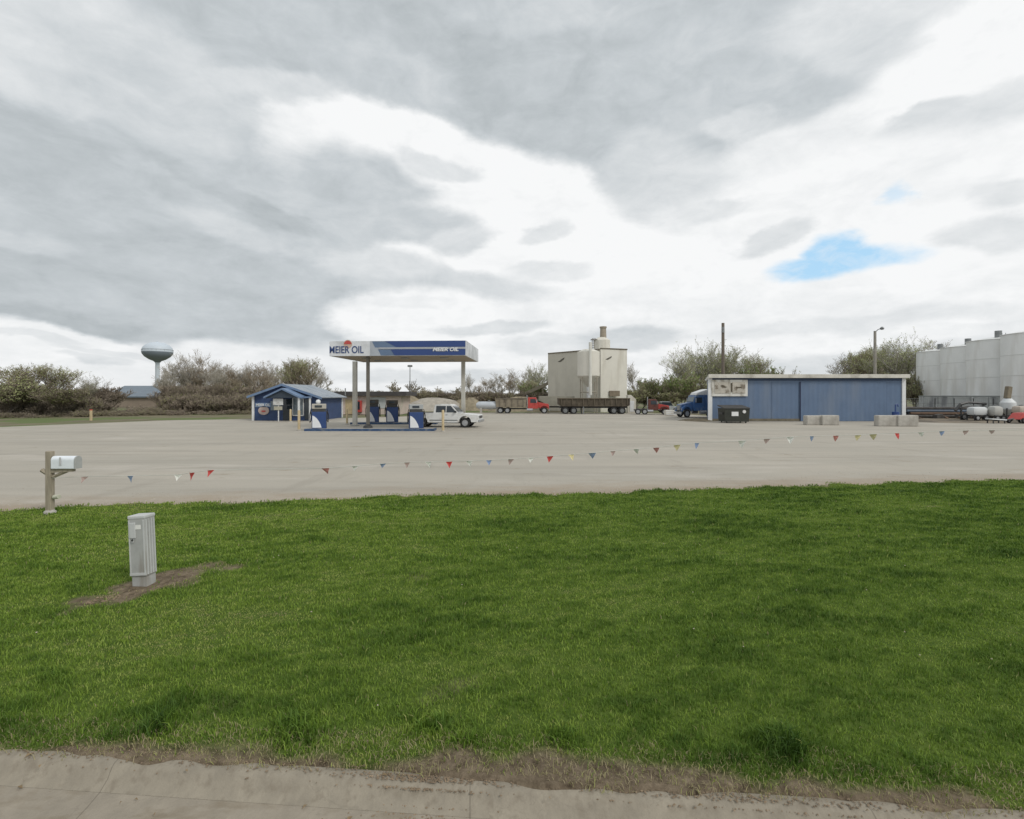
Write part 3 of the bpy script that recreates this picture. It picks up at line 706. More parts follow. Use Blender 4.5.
# porch gable
pw0=-11*s; pw1=24*s; pa=6.5*s; pz=zr-.5; pe_=ze-.12
B().prism_xz([(pw0+.15,pe_),(pw1-.15,pe_),(pa,pz-.1)],-1.75,-1.62).build('porch_gable',mat('dark_blue_gable',(.035,.05,.07),.7,.15,2),t)
b=B()
for x_ in(pw0,pw1):
    b.add([(pa,-1.95,pz),(x_,-1.95,pe_-.05),(x_,-.02,pe_-.05),(pa,-.02,pz),(pa,-1.95,pz+.16),(x_,-1.95,pe_+.11),(x_,-.02,pe_+.11),(pa,-.02,pz+.16)],[(0,1,2,3),(4,7,6,5),(0,4,5,1),(1,5,6,2),(2,6,7,3),(0,3,7,4)])
b.build('porch_roof',bluel,t)
for x_ in(pw1-.2,):
    B().box(x_,-1.65,pe_/2,.16,.16,pe_).build('porch_post',white,t)
B().box(30*s,-1.0,ze/2,.14,.14,ze,0).build('porch_post',white,t)
B().box((pw1+31*s)/2,-1.1,ze-.06,31*s-pw1+.2,.12,.14).build('porch_beam',bluel,t)
B().box(-hwL-.05,-.03,ze/2,.2,.2,ze+.05).build('corner_post',white,t)
B().box(hwR+.02,dep-.1,ze/2,.12,.25,ze).build('corner_post',white,t)
B().box(hwR-.0,-.02,ze/2-.04,.12,.12,ze-.1).build('corner_post',bluel,t)
dr=B().box(.35,-.03,1.05,.85,.06,2.1).build('door',glass,t); B().box(.66,-.08,1.0,.04,.06,.2).build('handle',chrome,dr)
w_=B().box(14.5*s,-.05,1.35,1.0,.06,1.7).build('window',lglass,t); b=B()
for a_,c_,e_,f_ in((14.5*s,2.23,1.1,.08),(14.5*s,.5,1.1,.08),(14.5*s-.52,1.36,.08,1.7),(14.5*s+.52,1.36,.08,1.7)): b.box(a_,-.08,c_,e_,.08,f_)
b.build('frame',white,w_)
w_=B().box(24*s,-.04,1.1,.6,.05,2.0).build('door',glass,t)
w_=B().box(-8*s,-.04,1.45,1.0,.05,.9).build('window',lglass,t)
# name panel and round emblem on the left wall
sg=B().box(-20.5*s,-.05,CAMH-10*s,16*s,.08,.42).build('name_panel',bluel,t)
text('lettering','MEIER OIL',white,.34,(-20.5*s,-.10,CAMH-10*s),(R(90),0,0),sg,width=1.35,bold=.008)
em=B().tube((-20*s,-.02,.98),(-20*s,-.09,.98),.42,n=24).build('round_emblem',mat('pale_pink_panel',(.45,.36,.32),.6,.1,3),t)
for v in em.data.vertices: v.co.x=(v.co.x+20*s)*1.25-20*s
B().box(-20*s,-.11,.92,.36,.03,.14).build('emblem_stripe',redp,em)
# gutter downspout on the right side, chimney pipe
B().tube((hwR+.55,dep-.6,ze+.1),(hwR+.55,dep-.6,ze+.9),.06).build('vent_pipe',greym,t)

# white notice board on a post beside the porch
d2=48.6; t=thing('post_sign',(gx(278.5,d2),d2,0),'white board sign on a white post in front of the kiosk','sign')
B().tube((0,0,0),(0,0,2.1),.055).build('post',white,t)
B().box(0,-.08,1.85,.95,.06,.62,bev=.01).build('board',mat('sign_white',(.6,.61,.6),.5,.08,2,stain=((.35,.33,.3),2,.5,.7,(1,1,1))),t)
B().box(0,-.08,1.25,.8,.05,.34,bev=.01).build('lower_board',mat('sign_tan',(.4,.38,.3),.6,.15,2),t)

# ------------------------------------------------------------------ canopy
cd=35.4; rz=R(-3.3)
cxR=gx(466,cd); W_=10.0*cd/37*1.0; W_=139/F*cd*1.005; DEP=6.9
zb=CAMH+39.5*cd/F; zt=CAMH+54.6*cd/F
t=thing('fuel_canopy',(cxR,cd,0),'flat filling station canopy on slim columns with white and blue front fascia','canopy',rz)
hh=zt-zb
B().box(-W_/2,DEP/2,zb+.12,W_-.2,DEP-.2,.2).build('soffit',mat('soffit_tan',(.33,.28,.21),.8,.15,1.0,wave=('X',1.6,.01)),t)
B().box(-W_/2,DEP/2,zt-.1,W_-.3,DEP-.3,.06).build('roof_deck',greym,t)
fw=mat('white_fascia',(.62,.64,.66),.35,.06,1,stain=((.45,.46,.46),1.2,.5,.75,(1,1,1)))
fr_=B().box(-W_/2,.04,zb+hh/2,W_,.08,hh,bev=.01).build('front_fascia',fw,t)
sgm=mat('silver_fascia',(.36,.39,.43),.35,.1,1)
blf=mat('fascia_blue',(.022,.055,.19),.35,.06,1)
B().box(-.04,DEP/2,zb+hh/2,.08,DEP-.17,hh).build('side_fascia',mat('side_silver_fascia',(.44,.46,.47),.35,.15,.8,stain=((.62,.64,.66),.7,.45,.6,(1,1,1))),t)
B().box(-W_+.04,DEP/2,zb+hh/2,.08,DEP-.17,hh).build('side_fascia',fw,t)
B().box(-W_/2,DEP-.04,zb+hh/2,W_,.08,hh).build('back_fascia',fw,t)
k=W_/139
# blue bands: px 378..466 full, silver fade 370..385
def band(x0,x1,z0,z1,m,name,y=-.012):
    return B().box((x0+x1)/2,y,(z0+z1)/2,x1-x0,.024,z1-z0).build(name,m,fr_)
band(-97*k,-80*k,zb+.01,zt-.01,sgm,'silver_panel')
sb=mat('steel_blue_fascia',(.11,.165,.26),.35,.1,1)
def slant(x0a,x0b,x1,z0,z1,m,name,y=-.03):
    return B().prism_xz([(x0a,z0),(x1,z0),(x1,z1),(x0b,z1)],y,y+.02).build(name,m,fr_)
slant(-92*k,-95*k,-62*k,zb+hh*.56,zt-.03,sb,'blue_band'); slant(-86*k,-89*k,-60*k,zb+.03,zb+hh*.43,sb,'blue_band')
slant(-70*k,-82*k,-.04,zb+hh*.58,zt-.015,blf,'blue_band',-.045); slant(-72*k,-76*k,-.04,zb+.03,zb+hh*.43,blf,'blue_band',-.045)
band(-88*k,-.05,zb+hh*.45,zb+hh*.565,mat('fascia_grey_stripe',(.36,.38,.41),.4,.08,2),'grey_stripe',-.05)
text('small_lettering','MEIER OIL',white,.34,(-20.5*k,-.075,zb+hh*.40),(R(90),0,0),fr_,width=26*k,bold=.012,shear=.25)
lb_=mat('logo_blue',(.02,.05,.16),.4,.1,3)
text('large_lettering','MEIER OIL',lb_,.70,(-121.5*k,-.02,zb+hh*.40),(R(90),0,0),fr_,width=35*k,bold=.006)
em=B().tube((-120*k,-.012,zb+hh*.80),(-120*k,-.001,zb+hh*.80),.30,n=24).build('emblem_disc',mat('emblem_sand',(.50,.36,.28),.5,.1,3),fr_)
B().prism_xz([(-120*k+.26*math.cos(R(a)),zb+hh*.80+.24*math.sin(R(a))) for a in range(0,181,15)],-.03,-.013).build('emblem_sun',redp,fr_)
# columns
def Lc(px,dd):                                # world -> canopy local
    v=Vector((gx(px,dd),dd,0))-Vector((cxR,cd,0)); c,s_=math.cos(-rz),math.sin(-rz)
    return v.x*c-v.y*s_, v.x*s_+v.y*c
colm=mat('column_white',(.52,.51,.46),.5,.1,1,stain=((.3,.27,.22),1.2,.5,.75,(1,1,.4)))
for px,dd,r_ in((355,41.6,.16),(463.3,41.6,.15)):
    x_,y_=Lc(px,dd); B().box(x_,y_,zb/2,r_*2,r_*2,zb,bev=.01).build('column',colm,t)
    B().box(x_,y_,.02,r_*3.4,r_*3.4,.05).build('base_plate',greym,t)
x_,y_=Lc(368,36.4)
b=B(); b.box(x_,y_,zb/2,.2,.2,zb); b.build('column',mat('dark_column',(.13,.12,.10),.6,.15,2),t)
B().lathe([(.34,.17),(.32,.3),(.15,.42)],12,(x_,y_,0)).build('column_base',darkm,t)
for i in range(3):
    for j in range(2):
        B().box(-W_*(.2+.3*i),DEP*(.3+.4*j),zb+.0,.5,.5,.06).build('lamp_housing',greym,t)

# islands
curb_b=mat('island_blue_kerb',(.03,.075,.17),.5,.25,3,stain=((.15,.17,.19),3,.5,.7,(1,1,1)))
def island(px0,px1,dd,dep,label):
    x0=gx(px0,dd); x1=gx(px1,dd)
    t=thing('pump_island',((x0+x1)/2,dd+dep/2,0),label,'pump island')
    L_=x1-x0
    B().box(0,0,.08,L_-.24,dep-.24,.165,bev=.02).build('concrete_top',mat('island_concrete',(.36,.34,.3),.9,.15,3),t)
    b=B(); b.box(0,-dep/2+.06,.08,L_,.12,.16); b.box(0,dep/2-.06,.08,L_,.12,.16); b.box(-L_/2+.06,0,.08,.12,dep-.26,.16); b.box(L_/2-.06,0,.08,.12,dep-.26,.16)
    b.build('blue_kerb',curb_b,t); return t
island(304,434,35.4,1.2,'front pump island with a blue painted kerb')
island(350,436,43.6,1.2,'rear pump island behind the front one, kerb darker')

white2=mat('pump_white',(.7,.72,.74),.4,.06,2)
pump_blue=mat('pump_blue',(.022,.055,.17),.35,.12,3)
def pump(px,dd,rz,h,label,head):
    t=thing('fuel_pump',(gx(px,dd),dd,.16),label,'fuel pump',rz,'fuel pumps under the canopy')
    w=.95; dp=.6
    B().box(0,0,h*.34,w,dp,h*.68,bev=.02).build('cabinet',pump_blue,t)
    sw=[(-.44,.06),(.16,.06),(.10,h*.16),(-.02,h*.30),(-.16,h*.42),(-.32,h*.50),(-.44,h*.53)]
    B().prism_xz(sw,-dp/2-.012,-dp/2-.002).build('swoosh',white2,t)
    B().box(w/2+.015,0,h*.36,.03,dp*.95,h*.70).build('side_panel',darkm,t)
    B().box(0,0,h*.74,w*.92,dp*.8,h*.13,bev=.02).build('valve_band',darkm,t)
    hd=B().box(0,0,h*.9,w,dp*.95,h*.2,bev=.03).build('head',head,t)
    B().box(-.05,-dp/2-.0,h*.9,w*.5,.04,h*.09).build('display',glass,hd)
    for sx in(-1,1):
        B().path([(sx*.52,-.1,h*.8),(sx*.62,-.18,h*.55),(sx*.6,-.2,h*.25),(sx*.54,-.15,h*.3),(sx*.52,-.1,h*.55)],.028).build('hose',black,t)
        B().box(sx*.53,-.12,h*.6,.07,.16,.28,rx=.3).build('nozzle',darkm,t)
    return t
hw1=mat('pump_head_tan',(.42,.40,.35),.5,.1,3); hw2=mat('pump_head_grey',(.36,.38,.38),.5,.1,3); hw3=mat('pump_head_dark',(.06,.05,.04),.5,.3,3)
p1=pump(319,36.0,R(22),1.72,'fuel pump with a round white globe at the left end of the front island',hw1)
B().lathe([(0,0),(.14,.03),(.17,.15),(.12,.27),(0,.31)],16,(-.05,0,1.72)).build('globe',white2,p1,True)
pump(416,36.0,R(18),1.68,'blue and white pump at the right end of the front island, partly hiding the pickup',hw2)
pump(373,44.2,R(15),1.95,'dark topped pump on the rear island just right of the dark column',hw3)
pump(392,44.2,R(20),1.9,'dark topped pump on the rear island, second from the dark column',hw3)
# tan bollards
def bollard(px,dd,h,label):
    t=thing('bollard',(gx(px,dd),dd,0),label,'bollard',0,'tan steel bollards around the pumps')
    B().lathe([(.09,0),(.09,h-.08),(.06,h-.02),(0,h)],14).build('pipe',tanp,t,True)
    B().lathe([(.17,0),(.16,.06),(.10,.09)],14).build('collar',concrete,t)
bollard(290.5,47.5,1.2,'pale tan bollard by the kiosk door')
bollard(299,35.9,1.45,'tan bollard at the left end of the front pump island')
bollard(347,43.5,1.35,'tan bollard at the left end of the rear pump island')
bollard(443,34.8,1.5,'tan bollard at the right end of the front island, in front of the pickup')
t=thing('marker_post',(gx(91,50),50,0),'short tan marker post with a red top at the far left lot edge','post')
B().tube((0,0,0),(0,0,1.0),.12,n=10).build('post',tanp,t); B().tube((0,0,1.0),(0,0,1.1),.12,n=10).build('cap',redp,t)

# ------------------------------------------------------------------ vehicles
def wheel(parent,x,y,z,r,w,rimm=chrome):
    b=B(); prof=[(r*.62,-w/2),(r*.92,-w/2),(r,-w*.35),(r,w*.35),(r*.92,w/2),(r*.62,w/2)]
    vs=[];n=24
    for rr,yy in prof:
        for i in range(n):
            a=2*math.pi*i/n; vs.append((rr*math.cos(a),yy,rr*math.sin(a)))
    fs=[(k*n+i,k*n+(i+1)%n,(k+1)*n+(i+1)%n,(k+1)*n+i) for k in range(5) for i in range(n)]
    o=b.add(vs,fs).build('wheel',black,parent,True); o.location=(x,y,z)
    q=B().tube((0,-w*.36,0),(0,w*.36,0),r*.64,n=20); q.tube((0,-w*.46,0),(0,w*.46,0),r*.2,n=10)
    q.build('rim',rimm,o); return o
def arc(cx,cz,r,a0,a1,n=8): return [(cx+r*math.cos(R(a0+(a1-a0)*i/n)),cz+r*math.sin(R(a0+(a1-a0)*i/n))) for i in range(n+1)]

def pickup(loc,rz,label):
    t=thing('pickup_truck',loc,label,'pickup truck',rz)
    # side outline, nose to +x
    out=[(-2.75,.5)]+arc(-1.75,.42,.48,180,0)[0:]+[(-1.2,.38),(1.15,.38)]+arc(1.68,.42,.48,180,0)+[(2.7,.42),(2.74,.78),(2.68,.98),(1.15,1.08),(1.0,1.12),(-.75,1.12),(-.78,1.10),(-2.78,1.10)]
    B().prism_xz(out,-.95,.95).build('body',mat('pickup_white',(.72,.73,.72),.3,.05,2,stain=((.5,.47,.42),1.5,.55,.75,(1,1,2))),t,bev=.03)
    gh=[(-.82,1.10),(1.18,1.10),(.62,1.70),(.45,1.77),(-.62,1.77),(-.74,1.70)]
    n=len(gh); vs=[(x,-.9+(z-1.1)*.22,z) for x,z in gh]+[(x,.9-(z-1.1)*.22,z) for x,z in gh]
    fs=[tuple(range(n)),tuple(range(2*n-1,n-1,-1))]+[(i,n+i,n+(i+1)%n,(i+1)%n) for i in range(n)]
    B().add(vs,fs).build('cab',mat('pickup_white',None),t,bev=.02)
    for sy in(-1,1):
        def q(x,z,o=.012): return (x,sy*(.9-(z-1.1)*.22+o),z)
        for a_ in([(-.62,1.16),(.15,1.16),(.15,1.66),(-.6,1.66)],[(.22,1.16),(1.0,1.16),(.55,1.66),(.22,1.66)]):
            vs=[q(*p) for p in a_]+[q(p[0],p[1],-.01) for p in a_]
            B().add(vs,[(0,1,2,3),(7,6,5,4),(0,4,5,1),(1,5,6,2),(2,6,7,3),(3,7,4,0)]).build('side_window',glass,t)
        B().box(.95,sy*1.02,1.22,.12,.18,.14).build('mirror',black,t)
        B().box(2.70,sy*.72,.80,.08,.34,.16).build('headlight',chrome,t)
        B().box(-2.78,sy*.85,.85,.05,.14,.34).build('tail_light',redp,t)
        hd=B().box(.25,sy*.955,.98,.16,.03,.04).build('door_handle',chrome,t)
        B().box(-.0,sy*.953,.56,4.0 if 0 else 2.2,.012,.08).build('side_moulding',greym,t)
    B().add([(1.14,-.8,1.16),(1.14,.8,1.16),(.66,.72,1.66),(.66,-.72,1.66),(1.17,-.8,1.17),(1.17,.8,1.17),(.69,.72,1.67),(.69,-.72,1.67)],[(4,5,6,7),(0,3,2,1),(0,1,5,4),(2,3,7,6),(1,2,6,5),(3,0,4,7)]).build('windscreen',glass,t)
    B().box(2.78,0,.5,.14,1.85,.2,bev=.03).build('bumper',chrome,t); B().box(-2.84,0,.55,.14,1.8,.18,bev=.03).build('bumper',chrome,t)
    B().box(2.72,0,.8,.06,1.05,.2).build('grille',darkm,t)
    B().box(-1.77,0,1.105,1.8,1.6,.02).build('bed_floor',darkm,t)
    for x in(-1.75,1.68):
        for sy in(-1,1): wheel(t,x,sy*.84,.37,.38,.24)
    B().box(0,0,.42,4.6,1.2,.2).build('chassis',darkm,t)
    return t
_m=mat
def mat(name,col,*a,**k): return MATS[name] if name in MATS else _m(name,col,*a,**k)
pickup((gx(446.5,40.3),40.3,0),R(-7),'white pickup truck facing right, parked beside the pump island')

def cab_truck(name,loc,rz,label,paint,dirx=1,sleeper=False,body=None,group=None,sc=1.0,cat='truck',hoodm=None):
    """conventional truck tractor with a long hood; nose to +x, scaled by sc"""
    t=thing(name,loc,label,cat,rz,group); t.scale=(sc,sc,sc)
    hood=[(.95,.95),(2.7,.85),(2.85,1.2),(2.75,1.55),(1.0,1.85)]
    B().prism_xz(hood,-.62,.62).build('hood',hoodm or paint,t,bev=.05)
    cabp=[(-.65,.8),(1.0,.8),(1.0,1.85),(.72,2.55),(.6,2.65),(-.65,2.65)]
    B().prism_xz(cabp,-1.0,1.0).build('cab',paint,t,bev=.05)
    for sy in(-1,1):
        B().prism_xz([(-.25,1.75),(.8,1.75),(.58,2.4),(-.25,2.4)],sy*1.0,sy*1.02).build('side_window',glass,t)
        f=[(1.35,.75)]+arc(2.05,.6,.68,170,10)+[(2.85,.75),(2.8,1.15),(2.3,1.42),(1.6,1.42),(1.3,1.1)]
        B().prism_xz(f,sy*.62,sy*1.1).build('fender',paint,t,bev=.02)
        B().box(2.83,sy*.82,1.0,.06,.26,.2).build('headlight',chrome,t)
        B().box(.8,sy*1.22,2.05,.1,.12,.5).build('mirror',chrome,t)
        B().tube((.15,sy*1.12,.62),(-.8,sy*1.12,.62),.24,n=14).build('fuel_tank',chrome,t)
        wheel(t,2.05,sy*.95,.5,.5,.28)
    B().add([(1.01,-.85,1.9),(1.01,.85,1.9),(.76,.8,2.48),(.76,-.8,2.48),(1.04,-.85,1.91),(1.04,.85,1.91),(.79,.8,2.49),(.79,-.8,2.49)],[(4,5,6,7),(0,3,2,1),(0,1,5,4),(2,3,7,6),(1,2,6,5),(3,0,4,7)]).build('windscreen',lglass,t)
    B().box(2.84,0,1.15,.06,.85,.6).build('grille',chrome,t); B().box(2.95,0,.55,.14,2.1,.28,bev=.03).build('bumper',chrome,t)
    B().tube((-.8,-.85,.8),(-.8,-.85,3.05),.07).build('exhaust_stack',chrome,t)
    bx=-.7
    if sleeper:
        B().box(-1.35,0,1.75,1.3,1.9,1.9,bev=.06).build('sleeper',paint,t); bx=-2.0
        B().prism_xz([(-1.7,2.7),(.5,2.7),(.35,2.95),(-1.1,3.35),(-1.7,3.4)],-.9,.9).build('air_deflector',white,t,bev=.04)
    L_=5.4 if body else 2.6
    B().box(bx-L_/2+.4,0,.78,L_+.4,.8,.22).build('chassis',darkm,t)
    for k_ in(0,1):
        for sy in(-1,1): wheel(t,bx-L_+.9+k_*1.15,sy*.85,.5,.5,.5)
    if body=='dump':
        b=[(-5.9,1.05),(-1.0,1.05),(-.85,2.55),(-6.1,2.55)]
        B().prism_xz(b,-1.15,1.15).build('dump_body',mat('dump_tan',(.24,.205,.15),.8,.2,1.2,stain=((.10,.08,.06),1,.5,.7,(1,1,1))),t,bev=.03)
        b2=B()
        for x in(-5.3,-4.3,-3.3,-2.3,-1.4): b2.box(x,-1.19,1.8,.12,.08,1.45)
        b2.box(-3.4,-1.2,2.5,5.1,.1,.12); b2.build('body_ribs',mat('dump_rib',(.17,.145,.11),.8,.2,1.2),t)
    return t
dk=71
cab_truck('dump_truck',(gx(532,dk-1),dk-1,0),R(-4),'red cabbed dump truck with a tan body, facing right, left of the long dark trailer',redp,body='dump',sc=.82)
cab_truck('red_truck',(gx(652,66),66,0),R(-12),'small red nosed truck with dark cab standing alone between the plant and the blue truck',mat('red_truck_cab',(.12,.04,.03),.5,.3,3),hoodm=redp,sc=.74)
bt=cab_truck('blue_truck',(gx(696.5,57.5),57.5,0),R(180+8),'blue long-nosed truck tractor facing left at the left end of the blue shed',mat('truck_blue',(.05,.12,.28),.35,.15,2,stain=((.2,.24,.3),1.5,.5,.75,(1,1,1))),sleeper=True,sc=.86); bt.scale=(.76,.86,.93)

# long dark dump trailer
d=68.5; t=thing('long_trailer',(gx(593,d),d,0),'long dark brown trailer with ribbed sides in front of the concrete plant','trailer',R(-1))
hl=(628-558)/2*d/F; zt_=CAMH-3*d/F; zb_=CAMH-11.2*d/F
tb_=mat('trailer_brown',(.075,.06,.042),.85,.25,1.2,stain=((.15,.125,.09),.8,.5,.7,(1,1,1)))
B().prism_xz([(-hl,zb_+.25),(-hl+.5,zb_),(hl-.4,zb_),(hl,zb_+.15),(hl,zt_),(-hl,zt_)],-1.2,1.2).build('box_body',tb_,t,bev=.02)
b=B()
for i in range(13): b.box(-hl+.35+i*(2*hl-.7)/12,-1.24,(zb_+zt_)/2+.1,.09,.09,zt_-zb_-.25)
b.box(0,-1.25,zt_-.06,2*hl,.1,.14); b.build('side_ribs',mat('trailer_rib',(.12,.10,.07),.85,.2,1),t)
for i,x in enumerate((-hl+.9,-hl+2.0,hl-2.1,hl-1.0)):
    for sy in(-1,1): wheel(t,x,sy*1.0,.46,.46,.4,greym)
B().box(-1.4,-1.0,.55,.15,.15,1.1).build('landing_leg',greym,t); B().box(-1.4,1.0,.55,.15,.15,1.1).build('landing_leg',greym,t)
B().box(0,0,zb_-.12,2*hl-.4,.9,.24).build('chassis',darkm,t)
# grey hopper trailer behind
d=73.5; t=thing('hopper_trailer',(gx(557,d),d,0),'pale grey hopper trailer behind the red dump truck nose','trailer')
B().prism_xz([(-2.6,1.7),(-1.2,1.0),(.9,1.0),(2.4,1.7),(2.4,2.35),(-2.6,2.35)],-1.1,1.1).build('hopper',mat('hopper_grey',(.27,.26,.21),.7,.15,1),t,bev=.03)
B().box(0,0,.8,5.2,.7,.2).build('chassis',darkm,t)
for x in(-2,2.0):
    for sy in(-1,1): wheel(t,x,sy*.95,.48,.48,.35,greym)

# horizontal propane tank
d=70; t=thing('gas_tank',(gx(489,d),d,0),'silver horizontal cylinder tank on saddles right of the pickup','tank')
z0=CAMH-10.3*d/F; rr=.52; hl=13.2*d/F
vs=[];n=20;prof=[(0,-hl),(rr*.6,-hl+.1),(rr,-hl+.45),(rr,hl-.45),(rr*.6,hl-.1),(0,hl)]
for r_,x_ in prof:
    for i in range(n):
        a=6.2832*i/n; vs.append((x_,r_*math.cos(a),z0+r_*math.sin(a)))
B().add(vs,[(k_*n+i,k_*n+(i+1)%n,(k_+1)*n+(i+1)%n,(k_+1)*n+i) for k_ in range(5) for i in range(n)]).build('shell',mat('tank_silver',(.5,.53,.56),.35,.08,1,metal=.3),t,True)
for x_ in(-1,1): B().box(x_*hl*.6,0,(z0-rr*.6)/2,.3,.8,z0-rr*.6).build('saddle',concrete,t)
B().tube((0,0,z0+rr),(0,0,z0+rr+.2),.15).build('valve_dome',greym,t)

# ------------------------------------------------------------------ pinkish brick building under the canopy
d=66; t=thing('brick_building',(gx(370,d),d,0),'low pale pink brick building with flat dark roof seen under the canopy','building')
hl=(400-338)/2*d/F; zt_=CAMH-1.2*d/F+.0
zt_=CAMH+(HOR-396)*d/F
B().box(0,3,zt_/2,2*hl,6,zt_).build('wall',mat('pink_brick',(.58,.48,.43),.85,.15,4,stain=((.5,.44,.38),.5,.5,.6,(1,1,1))),t)
B().box(.2,3,zt_+.3,2*hl+1.2,7.4,.55).build('roof',mat('dark_roof',(.06,.055,.055),.7,.2,1),t)
vm=B().box(gx(359.5,d)-gx(370,d),-.3,1.05,.72,.55,1.5,bev=.02).build('drink_machine',redp,t); tag(vm,'red drinks machine against the wall')
B().box(gx(359.5,d)-gx(370,d),-.59,1.15,.42,.03,1.05).build('machine_window',glass,vm)
B().box(gx(378,d)-gx(370,d),-.03,1.5,2.0,.06,1.4).build('window',mat('pale_pane',(.45,.47,.47),.3,.1,1),t)
B().box(gx(349,d)-gx(370,d),-.03,1.0,.9,.06,1.9).build('door',tanp,t)
# gravel heap and pale shed
r=random.Random(3)
def heap(px,dd,w,h,label,m,seed):
    n=28; vs=[];fs=[]
    for j in range(9):
        for i in range(n):
            a=6.2832*i/n; q=j/8; rr_=w/2*(1-q)*(1+.14*math.sin(3*a+seed)+.08*math.sin(7*a+seed*2)); vs.append((rr_*math.cos(a),rr_*.7*math.sin(a),h*(1-(1-q)**1.9)*(1+.10*math.sin(3*a+seed)*(1-q)+.05*math.sin(5*a+seed))-.05))
    for j in range(8):
        for i in range(n): fs.append((j*n+i,j*n+(i+1)%n,(j+1)*n+(i+1)%n,(j+1)*n+i))
    o=B().add(vs,fs).build('gravel_heap',m,None,True); o.location=(gx(px,dd),dd,0); return tag(o,label,'gravel heap')
hp1=mat('heap_pale',(.36,.33,.28),.95,.2,2,bump=.08,bscale=5); hp2=mat('heap_tan',(.27,.23,.16),.95,.3,2,bump=.08,bscale=5)
heap(432,84,13,2.05,'low pale grey gravel heap behind the pickup bed',hp1,1)
heap(408,84,6,2.4,'tan soil heap between the brick building and the pale heap',hp2,2)
heap(520,80,9,2.2,'tan soil heap behind the dump truck body',hp2,4)
heap(470,84,7,2.1,'brownish gravel heap behind the right canopy column',hp2,5)
d=84; t=thing('light_pole',(gx(410,d),d,0),'thin light pole seen under the middle of the canopy','lamp post')
B().tube((0,0,0),(0,0,CAMH+(HOR-367)*d/F),.09,.06).build('pole',greym,t); B().box(0,0,CAMH+(HOR-366)*d/F,.75,.4,.32,bev=.04).build('lamp_head',greym,t)

# ------------------------------------------------------------------ concrete plant
d0=75; t=thing('concrete_plant',(gx(600,d0),d0,0),'tall cream concrete batching plant with hopper silo and roof tower','concrete plant')
def pl(px,dd): return Vector((gx(px,dd)-gx(600,d0),dd-d0,0))
A=pl(548,82); Bb=pl(600,75); C=pl(627,76.5); hA=6.6+CAMH
left=[(A.x,A.y),(Bb.x,Bb.y),(Bb.x+1,Bb.y+7),(A.x+2,A.y+6)]
B().prism_xy(left,.0,hA).build('left_bin',cream,t)  # the left side's shade is put into this darker cream
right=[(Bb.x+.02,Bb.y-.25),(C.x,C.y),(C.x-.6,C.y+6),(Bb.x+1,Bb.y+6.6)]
B().prism_xy(right,0,hA+.15).build('right_bin',creaml,t)  # paler cream paints in the sunlit right side
# edge trims
tr_=mat('dark_cream_trim',(.20,.175,.14),.7,.2,1)
b=B(); b.path([(A.x,A.y-.06,hA+.05),(Bb.x,Bb.y-.3,hA+.1)],.09,4); b.path([(Bb.x,Bb.y-.32,hA+.22),(C.x+.05,C.y-.06,hA+.22)],.09,4); b.build('roof_trim',tr_,t)
q=pl(566,79.6); e1=(Bb-A).normalized()
b=B(); 
for px_,dd_ in((566,79.6),(578,78)):
    q=pl(px_,dd_); b.tube((q.x,q.y-.12,0),(q.x,q.y-.12,hA),.05,n=5)
b.build('seam',tr_,t)
# hopper silo in front
q=pl(588.5,72.5); r_=11.2*72.5/F; zt_=CAMH+(HOR-352)*72.5/F; zm=CAMH+(HOR-376)*72.5/F; zl=CAMH+(HOR-387)*72.5/F
B().lathe([(.25,zl),(r_,zm),(r_,zt_),(r_*.5,zt_+.35),(0,zt_+.4)],24,(q.x,q.y,0)).build('hopper_silo',creaml,t,True)
b=B()
for a in(45,135,225,315): b.tube((q.x+r_*.9*math.cos(R(a)),q.y+r_*.9*math.sin(R(a)),0),(q.x+r_*.9*math.cos(R(a)),q.y+r_*.9*math.sin(R(a)),zm+.2),.07,n=6)
for z_ in(1.6,2.9): 
    for a in(45,135,225,315):
        a2=a+90; b.tube((q.x+r_*.9*math.cos(R(a)),q.y+r_*.9*math.sin(R(a)),z_),(q.x+r_*.9*math.cos(R(a2)),q.y+r_*.9*math.sin(R(a2)),z_),.07,n=5)
b.build('silo_legs',mat('leg_cream',(.38,.34,.27),.7,.15,1),t)
B().tube((q.x,q.y-r_*1.08,CAMH),(q.x,q.y-r_*1.08,zt_+1.2),.22,n=14).build('riser_pipe',mat('riser_cream',(.66,.65,.59),.5,.06,1),t)
B().tube((q.x,q.y,1.3),(q.x,q.y,zl),.26,n=12).build('discharge_chute',white,t)
# roof tower
q=pl(603,75.5); sr=75.5/F
B().lathe([(8.4*sr,hA),(8.4*sr,hA+10.5*sr),(4*sr,hA+13.5*sr)],18,(q.x,q.y+1,0)).build('roof_tower',creaml,t,True)
B().lathe([(3.4*sr,hA+12*sr),(3.0*sr,hA+23*sr),(3.6*sr,hA+23*sr),(3.6*sr,hA+24.5*sr),(0,hA+25*sr)],14,(q.x+.2,q.y+1,0)).build('dust_collector',mat('weathered_tan',(.30,.26,.20),.7,.2,1),t,True)
b=B(); x_=q.x-8.5*sr
for dx in(-.25,.25): b.tube((x_+dx,q.y+.6,hA),(x_+dx,q.y+.6,hA+12*sr),.05,n=5)
for i in range(7): b.tube((x_-.25,q.y+.6,hA+.2+i*.27),(x_+.25,q.y+.6,hA+.2+i*.27),.035,n=4)
b.box(x_,q.y+.6,hA+11*sr,.9,.9,.06); b.build('ladder',tr_,t)
